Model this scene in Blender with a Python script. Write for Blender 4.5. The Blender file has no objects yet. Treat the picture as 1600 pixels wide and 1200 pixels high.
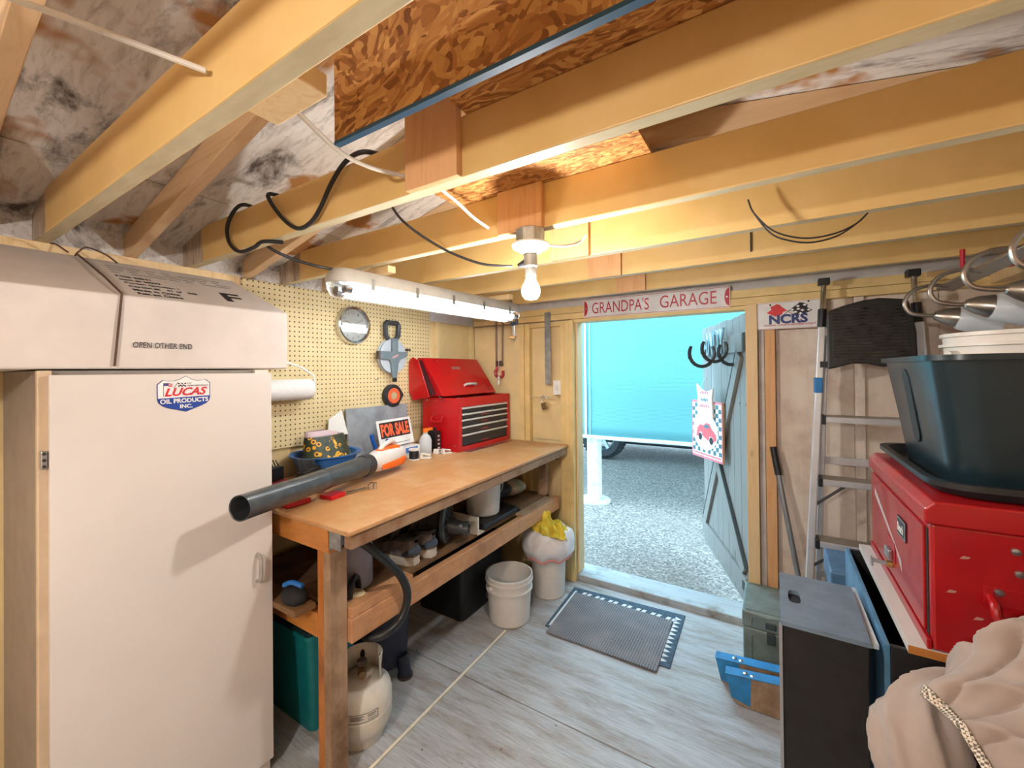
import bpy, bmesh, math, random
from mathutils import Matrix, Vector, noise

# ---------------------------------------------------------------- scene, camera, light, exposure
C = bpy.context.scene
COL = C.collection
PI = math.pi
R = math.radians
random.seed(7)

cam_d = bpy.data.cameras.new('camera')
cam = bpy.data.objects.new('camera', cam_d)
COL.objects.link(cam)
C.camera = cam
yaw, pitch, roll = R(32.113), R(0.338), R(-0.566)
cam.location = (0, 0, 1.5)
Fv = Vector((-math.sin(yaw) * math.cos(pitch), math.cos(yaw) * math.cos(pitch), math.sin(pitch)))
R0 = Vector((math.cos(yaw), math.sin(yaw), 0))
U0 = R0.cross(Fv)
Rv = R0 * math.cos(roll) + U0 * math.sin(roll)
Uv = U0 * math.cos(roll) - R0 * math.sin(roll)
cam.matrix_world = Matrix(((Rv.x, Uv.x, -Fv.x, 0), (Rv.y, Uv.y, -Fv.y, 0), (Rv.z, Uv.z, -Fv.z, 1.5), (0, 0, 0, 1)))
cam_d.sensor_width = 36
cam_d.lens = 36 * 649.27 / 1600
cam_d.shift_y = -24.8 / 1600
cam_d.clip_start = 0.02

C.view_settings.view_transform = 'Standard'
C.view_settings.look = 'None'
C.view_settings.gamma = 1
C.view_settings.use_curve_mapping = False
C.view_settings.exposure = 0.7

W = bpy.data.worlds.new('sky')
C.world = W
W.use_nodes = True
bg = W.node_tree.nodes['Background']
bg.inputs[0].default_value = (0.52, 0.80, 1.0, 1)      # even overcast daylight
bg.inputs[1].default_value = 6.2

BULB_E = 420.0         # emission of the bare bulb under the joists
BULB2_E = 800.0        # emission of the second bare bulb, behind the camera
FILL_BULB_E = 380.0        # emission of the unseen fill bulb added at the ridge, behind the camera
TUBE_E = 14.0          # emission of the fluorescent tubes
CEIL_Z = 1.95          # underside of the joists

# ---------------------------------------------------------------- materials
def newmat(name):
    m = bpy.data.materials.new(name)
    m.use_nodes = True
    nt = m.node_tree
    return m, nt, nt.nodes['Principled BSDF']

def N(nt, t, **kw):
    n = nt.nodes.new(t)
    for k, v in kw.items():
        if k in n.inputs.keys():
            n.inputs[k].default_value = v
        else:
            setattr(n, k, v)
    return n

def coords(nt, scale=(1, 1, 1), rot=(0, 0, 0)):
    tc = N(nt, 'ShaderNodeTexCoord')
    mp = N(nt, 'ShaderNodeMapping')
    mp.inputs['Scale'].default_value = scale
    mp.inputs['Rotation'].default_value = rot
    nt.links.new(tc.outputs['Object'], mp.inputs['Vector'])
    return mp.outputs['Vector']

def ramp(nt, fac, stops):
    r = N(nt, 'ShaderNodeValToRGB')
    els = r.color_ramp.elements
    while len(els) < len(stops):
        els.new(0.5)
    for e, (p, c) in zip(els, stops):
        e.position = p
        e.color = (*c, 1) if len(c) == 3 else c
    nt.links.new(fac, r.inputs['Fac'])
    return r.outputs['Color']

def mix(nt, fac, a, b):
    m = N(nt, 'ShaderNodeMix', data_type='RGBA')
    for k, v in ((0, fac), (6, a), (7, b)):
        if hasattr(v, 'node'):
            nt.links.new(v, m.inputs[k])
        elif k == 0:
            m.inputs[0].default_value = v
        else:
            m.inputs[k].default_value = (*v, 1)
    return m.outputs[2]

def noise_out(nt, vec, scale, detail=4, rough=.55, dist=0):
    n = N(nt, 'ShaderNodeTexNoise', Scale=scale, Detail=detail, Roughness=rough, Distortion=dist)
    nt.links.new(vec, n.inputs['Vector'])
    return n.outputs['Fac']

def bump(nt, b, fac, strength=.2, dist=.002):
    n = N(nt, 'ShaderNodeBump', Strength=strength, Distance=dist)
    nt.links.new(fac, n.inputs['Height'])
    nt.links.new(n.outputs['Normal'], b.inputs['Normal'])

def srgb(h):
    h = h.lstrip('#')
    c = [int(h[i:i + 2], 16) / 255 for i in (0, 2, 4)]
    return tuple(x / 12.92 if x <= .04045 else ((x + .055) / 1.055) ** 2.4 for x in c)

_cache = {}
def plain(col, rough=.5, metal=0, var=.06, scale=14, bmp=0, name=None, coat=0, alpha=None, trans=0, sss=0):
    """paint / plastic / metal with a slight procedural mottling"""
    key = (col, rough, metal, var, scale, bmp, coat, trans, sss)
    if key in _cache:
        return _cache[key]
    m, nt, b = newmat(name or 'plain')
    c = srgb(col) if isinstance(col, str) else col
    v = coords(nt)
    f = noise_out(nt, v, scale, 5)
    lo = tuple(max(0, x * (1 - var * 2)) for x in c)
    hi = tuple(min(1, x * (1 + var)) for x in c)
    nt.links.new(ramp(nt, f, [(.3, lo), (.65, hi)]), b.inputs['Base Color'])
    b.inputs['Roughness'].default_value = rough
    b.inputs['Metallic'].default_value = metal
    if coat:
        b.inputs['Coat Weight'].default_value = coat
    if trans:
        b.inputs['Transmission Weight'].default_value = trans
    if sss:
        b.inputs['Subsurface Weight'].default_value = sss
        b.inputs['Subsurface Radius'].default_value = (.03, .03, .03)
    if bmp:
        f2 = noise_out(nt, v, scale * 6, 3)
        bump(nt, b, f2, bmp)
    _cache[key] = m
    return m

def wood(c1, c2, axis='x', scale=1.0, rough=.6, bmp=.12, name='wood', knots=False, dirt=None):
    key = (c1, c2, axis, scale, rough, knots, dirt)
    if key in _cache:
        return _cache[key]
    m, nt, b = newmat(name)
    s = {'x': (1.2, 14, 14), 'y': (14, 1.2, 14), 'z': (14, 14, 1.2)}[axis]
    v = coords(nt, tuple(k * scale for k in s))
    f = noise_out(nt, v, 2.2, 6, .6, .8)
    c = ramp(nt, f, [(.25, srgb(c1)), (.5, srgb(c2)), (.75, srgb(c1))])
    if knots:
        v2 = coords(nt, tuple((.35 if k < 2 else .9) * 6 for k in s))
        vo = N(nt, 'ShaderNodeTexVoronoi', Scale=1.0)
        nt.links.new(v2, vo.inputs['Vector'])
        k = ramp(nt, vo.outputs['Distance'], [(.03, (1, 1, 1)), (.10, (0, 0, 0))])
        c = mix(nt, k, c, srgb('#6b3a1c'))
    if dirt:
        v3 = coords(nt)
        d = ramp(nt, noise_out(nt, v3, 5, 7, .65), [(.48, (0, 0, 0)), (.68, (.9, .9, .9))])
        c = mix(nt, d, c, srgb(dirt))
    nt.links.new(c, b.inputs['Base Color'])
    b.inputs['Roughness'].default_value = rough
    bump(nt, b, f, bmp)
    _cache[key] = m
    return m

def emit(col, strength, name='glow'):
    m, nt, b = newmat(name)
    b.inputs['Base Color'].default_value = (*col, 1)
    b.inputs['Emission Color'].default_value = (*col, 1)
    b.inputs['Emission Strength'].default_value = strength
    return m

def glass(col=(1, 1, 1), rough=.05, ior=1.45, name='glass'):
    m, nt, b = newmat(name)
    b.inputs['Base Color'].default_value = (*col, 1)
    b.inputs['Transmission Weight'].default_value = 1
    b.inputs['Roughness'].default_value = rough
    b.inputs['IOR'].default_value = ior
    return m

# ---------------------------------------------------------------- mesh builder
class MB:
    def __init__(s):
        s.v = []; s.f = []
    def add(s, vs, fs, M=None):
        o = len(s.v)
        s.v += [tuple(M @ Vector(p)) if M else tuple(p) for p in vs]
        s.f += [tuple(i + o for i in f) for f in fs]
        return s
    def box(s, x0, x1, y0, y1, z0, z1, M=None):
        vs = [(x0, y0, z0), (x1, y0, z0), (x1, y1, z0), (x0, y1, z0), (x0, y0, z1), (x1, y0, z1), (x1, y1, z1), (x0, y1, z1)]
        return s.add(vs, [(0, 3, 2, 1), (4, 5, 6, 7), (0, 1, 5, 4), (1, 2, 6, 5), (2, 3, 7, 6), (3, 0, 4, 7)], M)
    def bar(s, a, b, w, h, up=(0, 0, 1)):
        a, b = Vector(a), Vector(b)
        d = b - a; L = d.length; d.normalize()
        u = Vector(up)
        sd = d.cross(u)
        if sd.length < 1e-4:
            sd = d.cross(Vector((1, 0, 0)))
        sd.normalize(); u = sd.cross(d)
        M = Matrix(((d.x, sd.x, u.x, a.x), (d.y, sd.y, u.y, a.y), (d.z, sd.z, u.z, a.z), (0, 0, 0, 1)))
        return s.box(0, L, -w / 2, w / 2, -h / 2, h / 2, M)
    def tube(s, pts, r, n=8, closed=False, caps=True):
        pts = [Vector(p) for p in pts]
        k = len(pts)
        rr = r if isinstance(r, (list, tuple)) else [r] * k
        tang = []
        for i in range(k):
            if closed:
                t = pts[(i + 1) % k] - pts[i - 1]
            else:
                t = pts[min(i + 1, k - 1)] - pts[max(i - 1, 0)]
            tang.append(t.normalized() if t.length > 1e-9 else Vector((0, 0, 1)))
        u = tang[0].orthogonal().normalized()
        vs = []
        for i in range(k):
            if i:
                q = tang[i - 1].rotation_difference(tang[i])
                u = (q @ u)
                u = (u - tang[i] * u.dot(tang[i])).normalized()
            w = tang[i].cross(u)
            for j in range(n):
                a = 2 * PI * j / n
                vs.append(pts[i] + (u * math.cos(a) + w * math.sin(a)) * rr[i])
        fs = []
        for i in range(k if closed else k - 1):
            for j in range(n):
                a = i * n + j; b = i * n + (j + 1) % n
                c = ((i + 1) % k) * n + (j + 1) % n; d = ((i + 1) % k) * n + j
                fs.append((a, b, c, d))
        if caps and not closed:
            fs.append(tuple(reversed(range(n)))); fs.append(tuple(range((k - 1) * n, k * n)))
        return s.add(vs, fs)
    def cyl(s, a, b, r0, r1=None, n=20):
        return s.tube([a, b], [r0, r0 if r1 is None else r1], n)
    def lathe(s, prof, M=None, n=32, a0=0, a1=2 * PI, cap=True):
        """prof: list of (r, z); revolved about local z"""
        full = abs(a1 - a0 - 2 * PI) < 1e-6
        m = n if full else n + 1
        vs = []
        for r, z in prof:
            for j in range(m):
                a = a0 + (a1 - a0) * j / n
                vs.append((r * math.cos(a), r * math.sin(a), z))
        fs = []
        for i in range(len(prof) - 1):
            for j in range(n):
                j2 = (j + 1) % m
                fs.append((i * m + j, i * m + j2, (i + 1) * m + j2, (i + 1) * m + j))
        if full and cap and prof[0] != prof[-1]:
            if prof[0][0] > 1e-6: fs.append(tuple(reversed(range(m))))
            if prof[-1][0] > 1e-6: fs.append(tuple(range((len(prof) - 1) * m, len(prof) * m)))
        return s.add(vs, fs, M)
    def shell(s, prof, M=None, n=32):
        """open vessel: closed profile given from outside bottom up, over and down inside"""
        return s.lathe(prof, M, n)
    def prism(s, poly, M, t):
        k = len(poly)
        vs = [(x, y, 0) for x, y in poly] + [(x, y, t) for x, y in poly]
        fs = [tuple(reversed(range(k))), tuple(range(k, 2 * k))]
        for i in range(k):
            j = (i + 1) % k
            fs.append((i, j, k + j, k + i))
        return s.add(vs, fs, M)
    def grid(s, fn, nu, nv, thick=0):
        vs = [fn(i / nu, j / nv) for i in range(nu + 1) for j in range(nv + 1)]
        w = nv + 1
        fs = [(i * w + j, (i + 1) * w + j, (i + 1) * w + j + 1, i * w + j + 1) for i in range(nu) for j in range(nv)]
        return s.add(vs, fs)
    def ball(s, c, r, n=16, m=10, sc=(1, 1, 1)):
        prof = [(max(1e-7, math.sin(PI * i / m)) * 1.0, -math.cos(PI * i / m)) for i in range(m + 1)]
        M = Matrix.Translation(c) @ Matrix.Diagonal((r * sc[0], r * sc[1], r * sc[2], 1))
        return s.lathe(prof, M, n)

def frame(o, x, y):
    """matrix with local x, y along the given directions and z = x cross y"""
    x = Vector(x).normalized(); y = Vector(y)
    z = x.cross(y).normalized(); y = z.cross(x)
    return Matrix(((x.x, y.x, z.x, o[0]), (x.y, y.y, z.y, o[1]), (x.z, y.z, z.z, o[2]), (0, 0, 0, 1)))

def thing(name, label, cat, loc, group=None):
    o = bpy.data.objects.new(name, None)
    COL.objects.link(o)
    o.empty_display_size = .05
    o.location = loc
    o['label'] = label; o['category'] = cat
    if group: o['group'] = group
    return o

def obj(name, mb, m, parent=None, smooth=False, bevel=0, label=None, seg=2, solid=0, sub=0):
    if isinstance(mb, MB):
        me = bpy.data.meshes.new(name)
        me.from_pydata(mb.v, [], mb.f)
        bm = bmesh.new(); bm.from_mesh(me)
        bmesh.ops.remove_doubles(bm, verts=bm.verts, dist=1e-6)
        if not solid:
            bmesh.ops.recalc_face_normals(bm, faces=bm.faces)
        bm.to_mesh(me); bm.free()
    else:
        me = mb
    me.materials.clear()
    me.materials.append(m)
    o = bpy.data.objects.new(name, me)
    COL.objects.link(o)
    if smooth:
        me.polygons.foreach_set('use_smooth', [True] * len(me.polygons))
        md = None
        if smooth != 'all':
            try:
                me.set_sharp_from_angle(angle=R(35))
            except Exception:
                pass
    if solid:
        md = o.modifiers.new('solid', 'SOLIDIFY'); md.thickness = solid; md.offset = 0
    if bevel:
        md = o.modifiers.new('bevel', 'BEVEL'); md.width = bevel; md.segments = seg
        md.limit_method = 'ANGLE'; md.angle_limit = R(40); md.harden_normals = False
    if sub:
        md = o.modifiers.new('sub', 'SUBSURF'); md.levels = sub; md.render_levels = sub
    if parent:
        o.parent = parent
        if parent.type == 'EMPTY':
            o.matrix_parent_inverse = Matrix.Translation(-Vector(parent.location))
    if label: o['label'] = label
    return o

def tag(o, label, cat, group=None):
    o['label'] = label; o['category'] = cat
    if group: o['group'] = group
    return o

def struct(name, mb, m, **kw):
    o = obj(name, mb, m, **kw)
    o['kind'] = 'structure'
    return o

def struct_empty(name, loc=(0, 0, 0)):
    o = bpy.data.objects.new(name, None)
    COL.objects.link(o); o.location = loc; o.empty_display_size = .05
    o['kind'] = 'structure'
    return o

def copy_tree(root, loc, rotz=0, label=None):
    def cp(o, par):
        c = o.copy(); COL.objects.link(c)
        if par: c.parent = par
        for ch in o.children: cp(ch, c)
        return c
    r = cp(root, None)
    r.location = loc; r.rotation_euler = (0, 0, rotz)
    if label: r['label'] = label
    return r

_txt = {}
def text(body, M, w, h, m, parent, name='lettering', shear=0, bold=0, depth=.0006):
    """flat lettering fitted into a w x h box whose lower left corner is the origin of M (local xy)"""
    cu = bpy.data.curves.new('t', 'FONT')
    cu.body = body; cu.shear = shear; cu.offset = bold; cu.resolution_u = 3
    cu.extrude = .005
    t = bpy.data.objects.new('t', cu); COL.objects.link(t)
    dg = bpy.context.evaluated_depsgraph_get()
    me = bpy.data.meshes.new_from_object(t.evaluated_get(dg))
    bpy.data.objects.remove(t); bpy.data.curves.remove(cu)
    xs = [v.co.x for v in me.vertices]; ys = [v.co.y for v in me.vertices]; zs = [v.co.z for v in me.vertices]
    x0, x1, y0, y1 = min(xs), max(xs), min(ys), max(ys)
    z0, z1 = min(zs), max(zs)
    S = Matrix.Diagonal((w / (x1 - x0), h / (y1 - y0), depth / (z1 - z0), 1)) @ Matrix.Translation((-x0, -y0, -z0))
    me.transform(M @ S)
    me.name = name
    return obj(name, me, m, parent)

def smoothpts(pts, n=8):
    """Catmull-Rom through the points"""
    P = [Vector(p) for p in pts]
    P = [P[0] * 2 - P[1]] + P + [P[-1] * 2 - P[-2]]
    out = []
    for i in range(1, len(P) - 2):
        for k in range(n):
            t = k / n
            a, b, c, d = P[i - 1], P[i], P[i + 1], P[i + 2]
            out.append(.5 * ((2 * b) + (c - a) * t + (2 * a - 5 * b + 4 * c - d) * t * t + (3 * b - a - 3 * c + d) * t ** 3))
    out.append(P[-2])
    return out

# ================================================================ materials of the place
def pegboard_mat():
    m, nt, b = newmat('pegboard')
    tc = N(nt, 'ShaderNodeTexCoord')
    sx = N(nt, 'ShaderNodeSeparateXYZ')
    nt.links.new(tc.outputs['Object'], sx.inputs[0])
    def cell(o):
        d = N(nt, 'ShaderNodeMath', operation='DIVIDE'); nt.links.new(o, d.inputs[0]); d.inputs[1].default_value = .0254
        f = N(nt, 'ShaderNodeMath', operation='FRACT'); nt.links.new(d.outputs[0], f.inputs[0])
        s = N(nt, 'ShaderNodeMath', operation='SUBTRACT'); nt.links.new(f.outputs[0], s.inputs[0]); s.inputs[1].default_value = .5
        p = N(nt, 'ShaderNodeMath', operation='POWER'); nt.links.new(s.outputs[0], p.inputs[0]); p.inputs[1].default_value = 2
        return p.outputs[0]
    a = N(nt, 'ShaderNodeMath', operation='ADD')
    nt.links.new(cell(sx.outputs['Y']), a.inputs[0]); nt.links.new(cell(sx.outputs['Z']), a.inputs[1])
    r = ramp(nt, a.outputs[0], [(.021, (1, 1, 1)), (.030, (0, 0, 0))])
    base = ramp(nt, noise_out(nt, coords(nt), 9), [(.3, srgb('#dcc795')), (.7, srgb('#e6d3a4'))])
    nt.links.new(mix(nt, r, base, srgb('#4a3418')), b.inputs['Base Color'])
    b.inputs['Roughness'].default_value = .55
    return m

def osb_mat(name='osb', tint=1.0):
    m, nt, b = newmat(name)
    v = coords(nt, (1, 1, 1))
    vo = N(nt, 'ShaderNodeTexVoronoi', Scale=95, Randomness=1)
    mp = N(nt, 'ShaderNodeMapping'); mp.inputs['Scale'].default_value = (.5, 1.3, .8); mp.inputs['Rotation'].default_value = (.5, .3, .9)
    nt.links.new(v, mp.inputs[0])
    w = N(nt, 'ShaderNodeTexNoise', Scale=6, Detail=3)
    nt.links.new(mp.outputs[0], w.inputs['Vector'])
    mm = N(nt, 'ShaderNodeMix', data_type='RGBA', blend_type='ADD'); mm.inputs[0].default_value = .25
    nt.links.new(mp.outputs[0], mm.inputs[6]); nt.links.new(w.outputs['Color'], mm.inputs[7])
    nt.links.new(mm.outputs[2], vo.inputs['Vector'])
    c = ramp(nt, vo.outputs['Color'], [(.1, srgb('#7c4a1e')), (.45, srgb('#b0753a')), (.9, srgb('#d9a763'))])
    nt.links.new(c, b.inputs['Base Color'])
    b.inputs['Roughness'].default_value = .65
    bump(nt, b, vo.outputs['Distance'], .25)
    return m

def stained_ply():
    """white-washed roof boards with black mould stains and raw ply showing through"""
    m, nt, b = newmat('whitewashed_ply')
    v = coords(nt, (1.6, 5, 5))
    v1 = coords(nt)
    grain = noise_out(nt, coords(nt, (3, 26, 26)), 2.0, 6, .65, .6)
    base = ramp(nt, grain, [(.28, srgb('#b0a79d')), (.5, srgb('#d6d0ca')), (.8, srgb('#e2dcd6'))])
    st = ramp(nt, noise_out(nt, v, 1.7, 8, .68, .5), [(.53, (0, 0, 0)), (.66, (.9, .9, .9))])
    c = mix(nt, st, base, srgb('#3a2c22'))
    br = ramp(nt, noise_out(nt, v1, 2.3, 4, .6, .2), [(.56, (0, 0, 0)), (.61, (1, 1, 1))])
    c = mix(nt, br, c, srgb('#a8743f'))
    nt.links.new(c, b.inputs['Base Color'])
    b.inputs['Roughness'].default_value = .8
    return m

def floor_mat():
    m, nt, b = newmat('worn_painted_floor')
    v1 = coords(nt)
    g = noise_out(nt, coords(nt, (2.2, 34, 1)), 2.6, 9, .72, .4)
    paint = ramp(nt, g, [(.25, srgb('#969aa0')), (.5, srgb('#b7bbbe')), (.75, srgb('#cbced0'))])
    worn = ramp(nt, noise_out(nt, coords(nt, (1.3, 7, 1)), 1.6, 10, .78, .3), [(.46, (0, 0, 0)), (.66, (.85, .85, .85))])
    c = mix(nt, worn, paint, srgb('#8d7a68'))
    gr = ramp(nt, noise_out(nt, coords(nt, (2.4, 46, 1)), 3, 6, .7, .3), [(.56, (0, 0, 0)), (.74, (.7, .7, .7))])
    c = mix(nt, gr, c, srgb('#5e534a'))
    sp = N(nt, 'ShaderNodeTexVoronoi', Scale=9)
    nt.links.new(v1, sp.inputs['Vector'])
    sm = ramp(nt, sp.outputs['Distance'], [(.03, (.8, .8, .8)), (.05, (0, 0, 0))])
    c = mix(nt, sm, c, srgb('#4d463f'))
    nt.links.new(c, b.inputs['Base Color'])
    b.inputs['Roughness'].default_value = .48
    bump(nt, b, g, .15)
    return m

def joist_mat(name='yellow_joist'):
    """yellow paint that stops short of the left wall, bare whitish wood beyond"""
    m, nt, b = newmat(name)
    v = coords(nt)
    f = noise_out(nt, v, 7, 5)
    y = ramp(nt, f, [(.3, srgb('#d3ad6a')), (.7, srgb('#ddba7c'))])
    chip = ramp(nt, noise_out(nt, coords(nt, (1, 1, 1)), 24, 6, .7), [(.70, (0, 0, 0)), (.73, (1, 1, 1))])
    y = mix(nt, chip, y, srgb('#d9c59a'))
    raw = ramp(nt, noise_out(nt, coords(nt, (14, 3, 3)), 3, 6, .6), [(.3, srgb('#7d6450')), (.7, srgb('#cbb9a2'))])
    tc = N(nt, 'ShaderNodeTexCoord'); s = N(nt, 'ShaderNodeSeparateXYZ')
    nt.links.new(tc.outputs['Object'], s.inputs[0])
    ad = N(nt, 'ShaderNodeMath', operation='MULTIPLY_ADD'); nt.links.new(f, ad.inputs[0]); ad.inputs[1].default_value = .05
    nt.links.new(s.outputs['X'], ad.inputs[2])
    mr = N(nt, 'ShaderNodeMapRange'); mr.inputs['From Min'].default_value = -1.915; mr.inputs['From Max'].default_value = -1.905
    nt.links.new(ad.outputs[0], mr.inputs['Value'])
    y2 = mix(nt, mr.outputs[0], raw, y)
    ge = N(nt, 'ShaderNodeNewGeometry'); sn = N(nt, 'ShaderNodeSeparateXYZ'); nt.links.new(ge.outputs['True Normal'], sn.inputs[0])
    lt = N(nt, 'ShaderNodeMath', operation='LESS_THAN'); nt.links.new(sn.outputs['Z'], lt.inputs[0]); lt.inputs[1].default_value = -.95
    edge = ramp(nt, noise_out(nt, coords(nt, (2, 9, 9)), 5, 5), [(.35, srgb('#c2b48f')), (.65, srgb('#d3c6a2'))])  # pale undersides: reflected daylight painted into the joist colour
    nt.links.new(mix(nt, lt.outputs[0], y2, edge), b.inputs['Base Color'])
    b.inputs['Roughness'].default_value = .42
    bump(nt, b, noise_out(nt, coords(nt, (6, 40, 40)), 3, 4), .08)
    return m

def gravel_mat():
    m, nt, b = newmat('gravel')
    v = coords(nt)
    vo = N(nt, 'ShaderNodeTexVoronoi', Scale=62)
    nt.links.new(v, vo.inputs['Vector'])
    c = ramp(nt, vo.outputs['Color'], [(.1, srgb('#544f4b')), (.5, srgb('#7b736c')), (.9, srgb('#a39a92'))])
    f = ramp(nt, noise_out(nt, v, 1.2, 5), [(.45, (0, 0, 0)), (.7, (.5, .5, .5))])
    c = mix(nt, f, c, srgb('#77716a'))
    nt.links.new(c, b.inputs['Base Color'])
    b.inputs['Roughness'].default_value = .9
    bump(nt, b, vo.outputs['Distance'], .8, .01)
    return m

def tarp_mat():
    m, nt, b = newmat('teal_mesh')
    v = coords(nt, (1, 1, 1))
    wv = N(nt, 'ShaderNodeTexWave', Scale=22, Distortion=2.5); wv.bands_direction = 'Z'
    nt.links.new(v, wv.inputs['Vector'])
    c = ramp(nt, wv.outputs['Fac'], [(.2, srgb('#5c9ca1')), (.8, srgb('#74b4b8'))])
    nt.links.new(c, b.inputs['Base Color'])
    b.inputs['Roughness'].default_value = .6
    tr = N(nt, 'ShaderNodeBsdfTranslucent'); nt.links.new(c, tr.inputs['Color'])
    mx = N(nt, 'ShaderNodeMixShader'); mx.inputs[0].default_value = .45
    out = nt.nodes['Material Output']
    nt.links.new(b.outputs[0], mx.inputs[1]); nt.links.new(tr.outputs[0], mx.inputs[2])
    nt.links.new(mx.outputs[0], out.inputs['Surface'])
    return m

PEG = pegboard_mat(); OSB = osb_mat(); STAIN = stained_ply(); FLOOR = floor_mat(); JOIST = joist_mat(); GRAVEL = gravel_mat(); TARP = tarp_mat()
YEL = plain('#e4cb96', .5, var=.05, scale=6, bmp=.05, name='yellow_wall_paint')
YELW = plain('#e5c788', .5, var=.06, scale=8, bmp=.05, name='yellow_trim_paint')
BARE = wood('#dccabb', '#e8dacb', 'z', .35, .7, .08, 'bare_plywood', dirt='#cbb6a6')
FIR = wood('#cf9560', '#dcab78', 'z', .8, .6, .1, 'fir_stud', knots=True)
FIRX = wood('#d2ab80', '#dfbf98', 'x', .8, .6, .1, 'fir_joist')
FIRY = wood('#b98048', '#cd9860', 'y', .8, .6, .1, 'fir_y')
PINE = wood('#d8b078', '#e6c898', 'z', .8, .55, .06, 'pine_trim', knots=True)
GREYW = plain('#cfccca', .7, var=.08, scale=9, name='grey_white_ply')
OLDW = wood('#8f7258', '#a98c70', 'z', .9, .75, .15, 'weathered_stud', dirt='#6f5238')
OLDY = wood('#8a6d55', '#a3866a', 'y', .9, .75, .15, 'weathered_rail', dirt='#7a5232')
DARKGAP = plain('#2a221b', .9, name='dark_gap')
WHITE = plain('#e8e6e1', .45, var=.03, name='white_paint')
BLACK = plain('#17171a', .45, var=.15, name='black_plastic')
RUBBER = plain('#1d1f22', .7, var=.15, name='rubber')
STEEL = plain('#b9bcc0', .32, 1, var=.06, name='steel')
CHROME = plain('#d5d7da', .14, 1, var=.03, name='chrome')
ALU = plain('#b4b5b6', .38, .75, var=.05, name='aluminium')
GALV = plain('#a5a7a8', .45, .85, var=.14, scale=30, name='galvanised')
RED = plain('#c20d16', .32, var=.04, coat=.25, name='red_enamel')
INK = plain('#26242a', .7, var=.02, name='black_ink')

# ================================================================ the setting
JY = [.327 + .4095 * k for k in range(-6, 6)]       # near faces of the joists
JY[6:] = [.327, .752, 1.161, 1.548, 1.955, 2.40]
RIDGE_X, RIDGE_Z = -.64, 2.29
XL, XR, YB, YD = -2.125, .93, -2.3, 2.80

floor = struct('floor', MB().box(XL - .1, XR + .1, YB - .1, YD + .12, -.09, -.018), DARKGAP)
for y0, y1 in ((YB, -.83), (-.83, .389), (.389, 1.609), (1.609, 2.79)):
    for x0, x1 in ((XL, .31), (.31, XR)):
        obj('plywood_sheet', MB().box(x0 + .002, x1 - .002, y0 + .0025, y1 - .0025, -.018, 0), FLOOR, floor, bevel=.0015, seg=1)

# left wall
wl = struct('wall_left', MB().box(XL - .02, XL, YB, YD, -.09, 2.045), YEL)
obj('top_plate', MB().box(XL, XL + .038, YB, .962, 1.875, 1.95), PINE, wl, bevel=.002)
obj('top_plate', MB().box(XL - .01, XL + .02, 2.236, YD - .05, 1.866, 1.95), GREYW, wl, bevel=.002, label='grey white strip above the yellow panel')
obj('eave_board', MB().box(XL - .015, XL + .006, YB, YD - .05, 1.952, 2.05), STAIN, wl, label='stained raw board above the top plate')
obj('pegboard', MB().box(XL + .012, XL + .0165, .966, 2.235, 1.118, 1.946), PEG, wl, label='cream pegboard full of small holes')
obj('batten', MB().box(XL, XL + .0119, .966, 2.235, 1.125, 1.165), YEL, wl)
obj('batten', MB().box(XL, XL + .0119, .966, 2.235, 1.90, 1.94), YEL, wl)
for y in (2.29, 2.715):
    obj('stud', MB().box(XL, XL + .03, y, y + .038, 0, 1.866), YEL, wl, bevel=.002)
for y in (-1.6, -.9, -.2, .3):
    obj('stud', MB().box(XL, XL + .03, y, y + .038, 0, 1.875), PINE, wl, bevel=.002)

# door wall: skin with the doorway cut out, then the framing in front of it
DX0, DX1, DZ0, DZ1 = -1.185, -.13, .03, 1.84
wf = struct('wall_front', MB().box(XL, DX0 - .03, YD, YD + .02, -.09, 2.5).box(DX1 + .03, XR + .02, YD, YD + .02, -.09, 2.5)
            .box(DX0 - .03, DX1 + .03, YD, YD + .02, DZ1 + .02, 2.5), BARE)
def fpart(name, x0, x1, y0, y1, z0, z1, m, b=.002, label=None):
    return obj(name, MB().box(x0, x1, y0, y1, z0, z1), m, wf, bevel=b, label=label)
fpart('plywood_panel', XL + .03, -1.655, 2.755, 2.799, 0, 1.855, YEL)
fpart('plywood_panel', -1.567, -1.304, 2.79, 2.799, .98, 1.82, YEL, label='yellow panel set back between the studs')
fpart('plywood_panel', -1.567, -1.304, 2.79, 2.799, .0, .975, YEL)
fpart('header_blocking', -1.567, -1.304, 2.755, 2.799, 1.822, 1.855, YELW)
fpart('stud', -1.653, -1.613, 2.742, 2.799, 0, 1.855, YELW)
fpart('stud', -1.611, -1.568, 2.748, 2.799, 0, 1.855, YELW)
fpart('stud', -1.304, -1.268, 2.735, 2.799, 0, 1.855, YELW)
fpart('stud', -1.266, -1.232, 2.73, 2.799, 0, 1.855, YELW)
fpart('door_casing', -1.230, -1.200, 2.725, 2.83, 0, 1.855, YELW)
fpart('door_casing', -1.199, DX0, 2.765, 2.86, .05, 1.84, PINE, label='bare pine door stop')
fpart('header_board', -1.23, DX1 + .005, 2.75, 2.86, DZ1, 1.862, YELW)
fpart('header_board', XL + .03, XR, 2.742, 2.799, 1.864, 1.906, YELW)
fpart('header_board', XL + .03, XR, 2.75, 2.799, 1.909, 1.955, YELW)
fpart('gable_board', XL + .03, XR, 2.775, 2.799, 1.957, 2.2, GREYW, label='grey white board above the header')
fpart('door_post', DX1, -.072, 2.715, 2.82, 0, 1.863, PINE, label='pine post on the hinge side of the doorway')
fpart('plywood_strip', -.070, -.040, 2.765, 2.799, 0, 1.863, GREYW)
fpart('stud', -.038, .012, 2.735, 2.799, 0, 1.863, FIR, label='orange fir stud beside the doorway')
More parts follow.
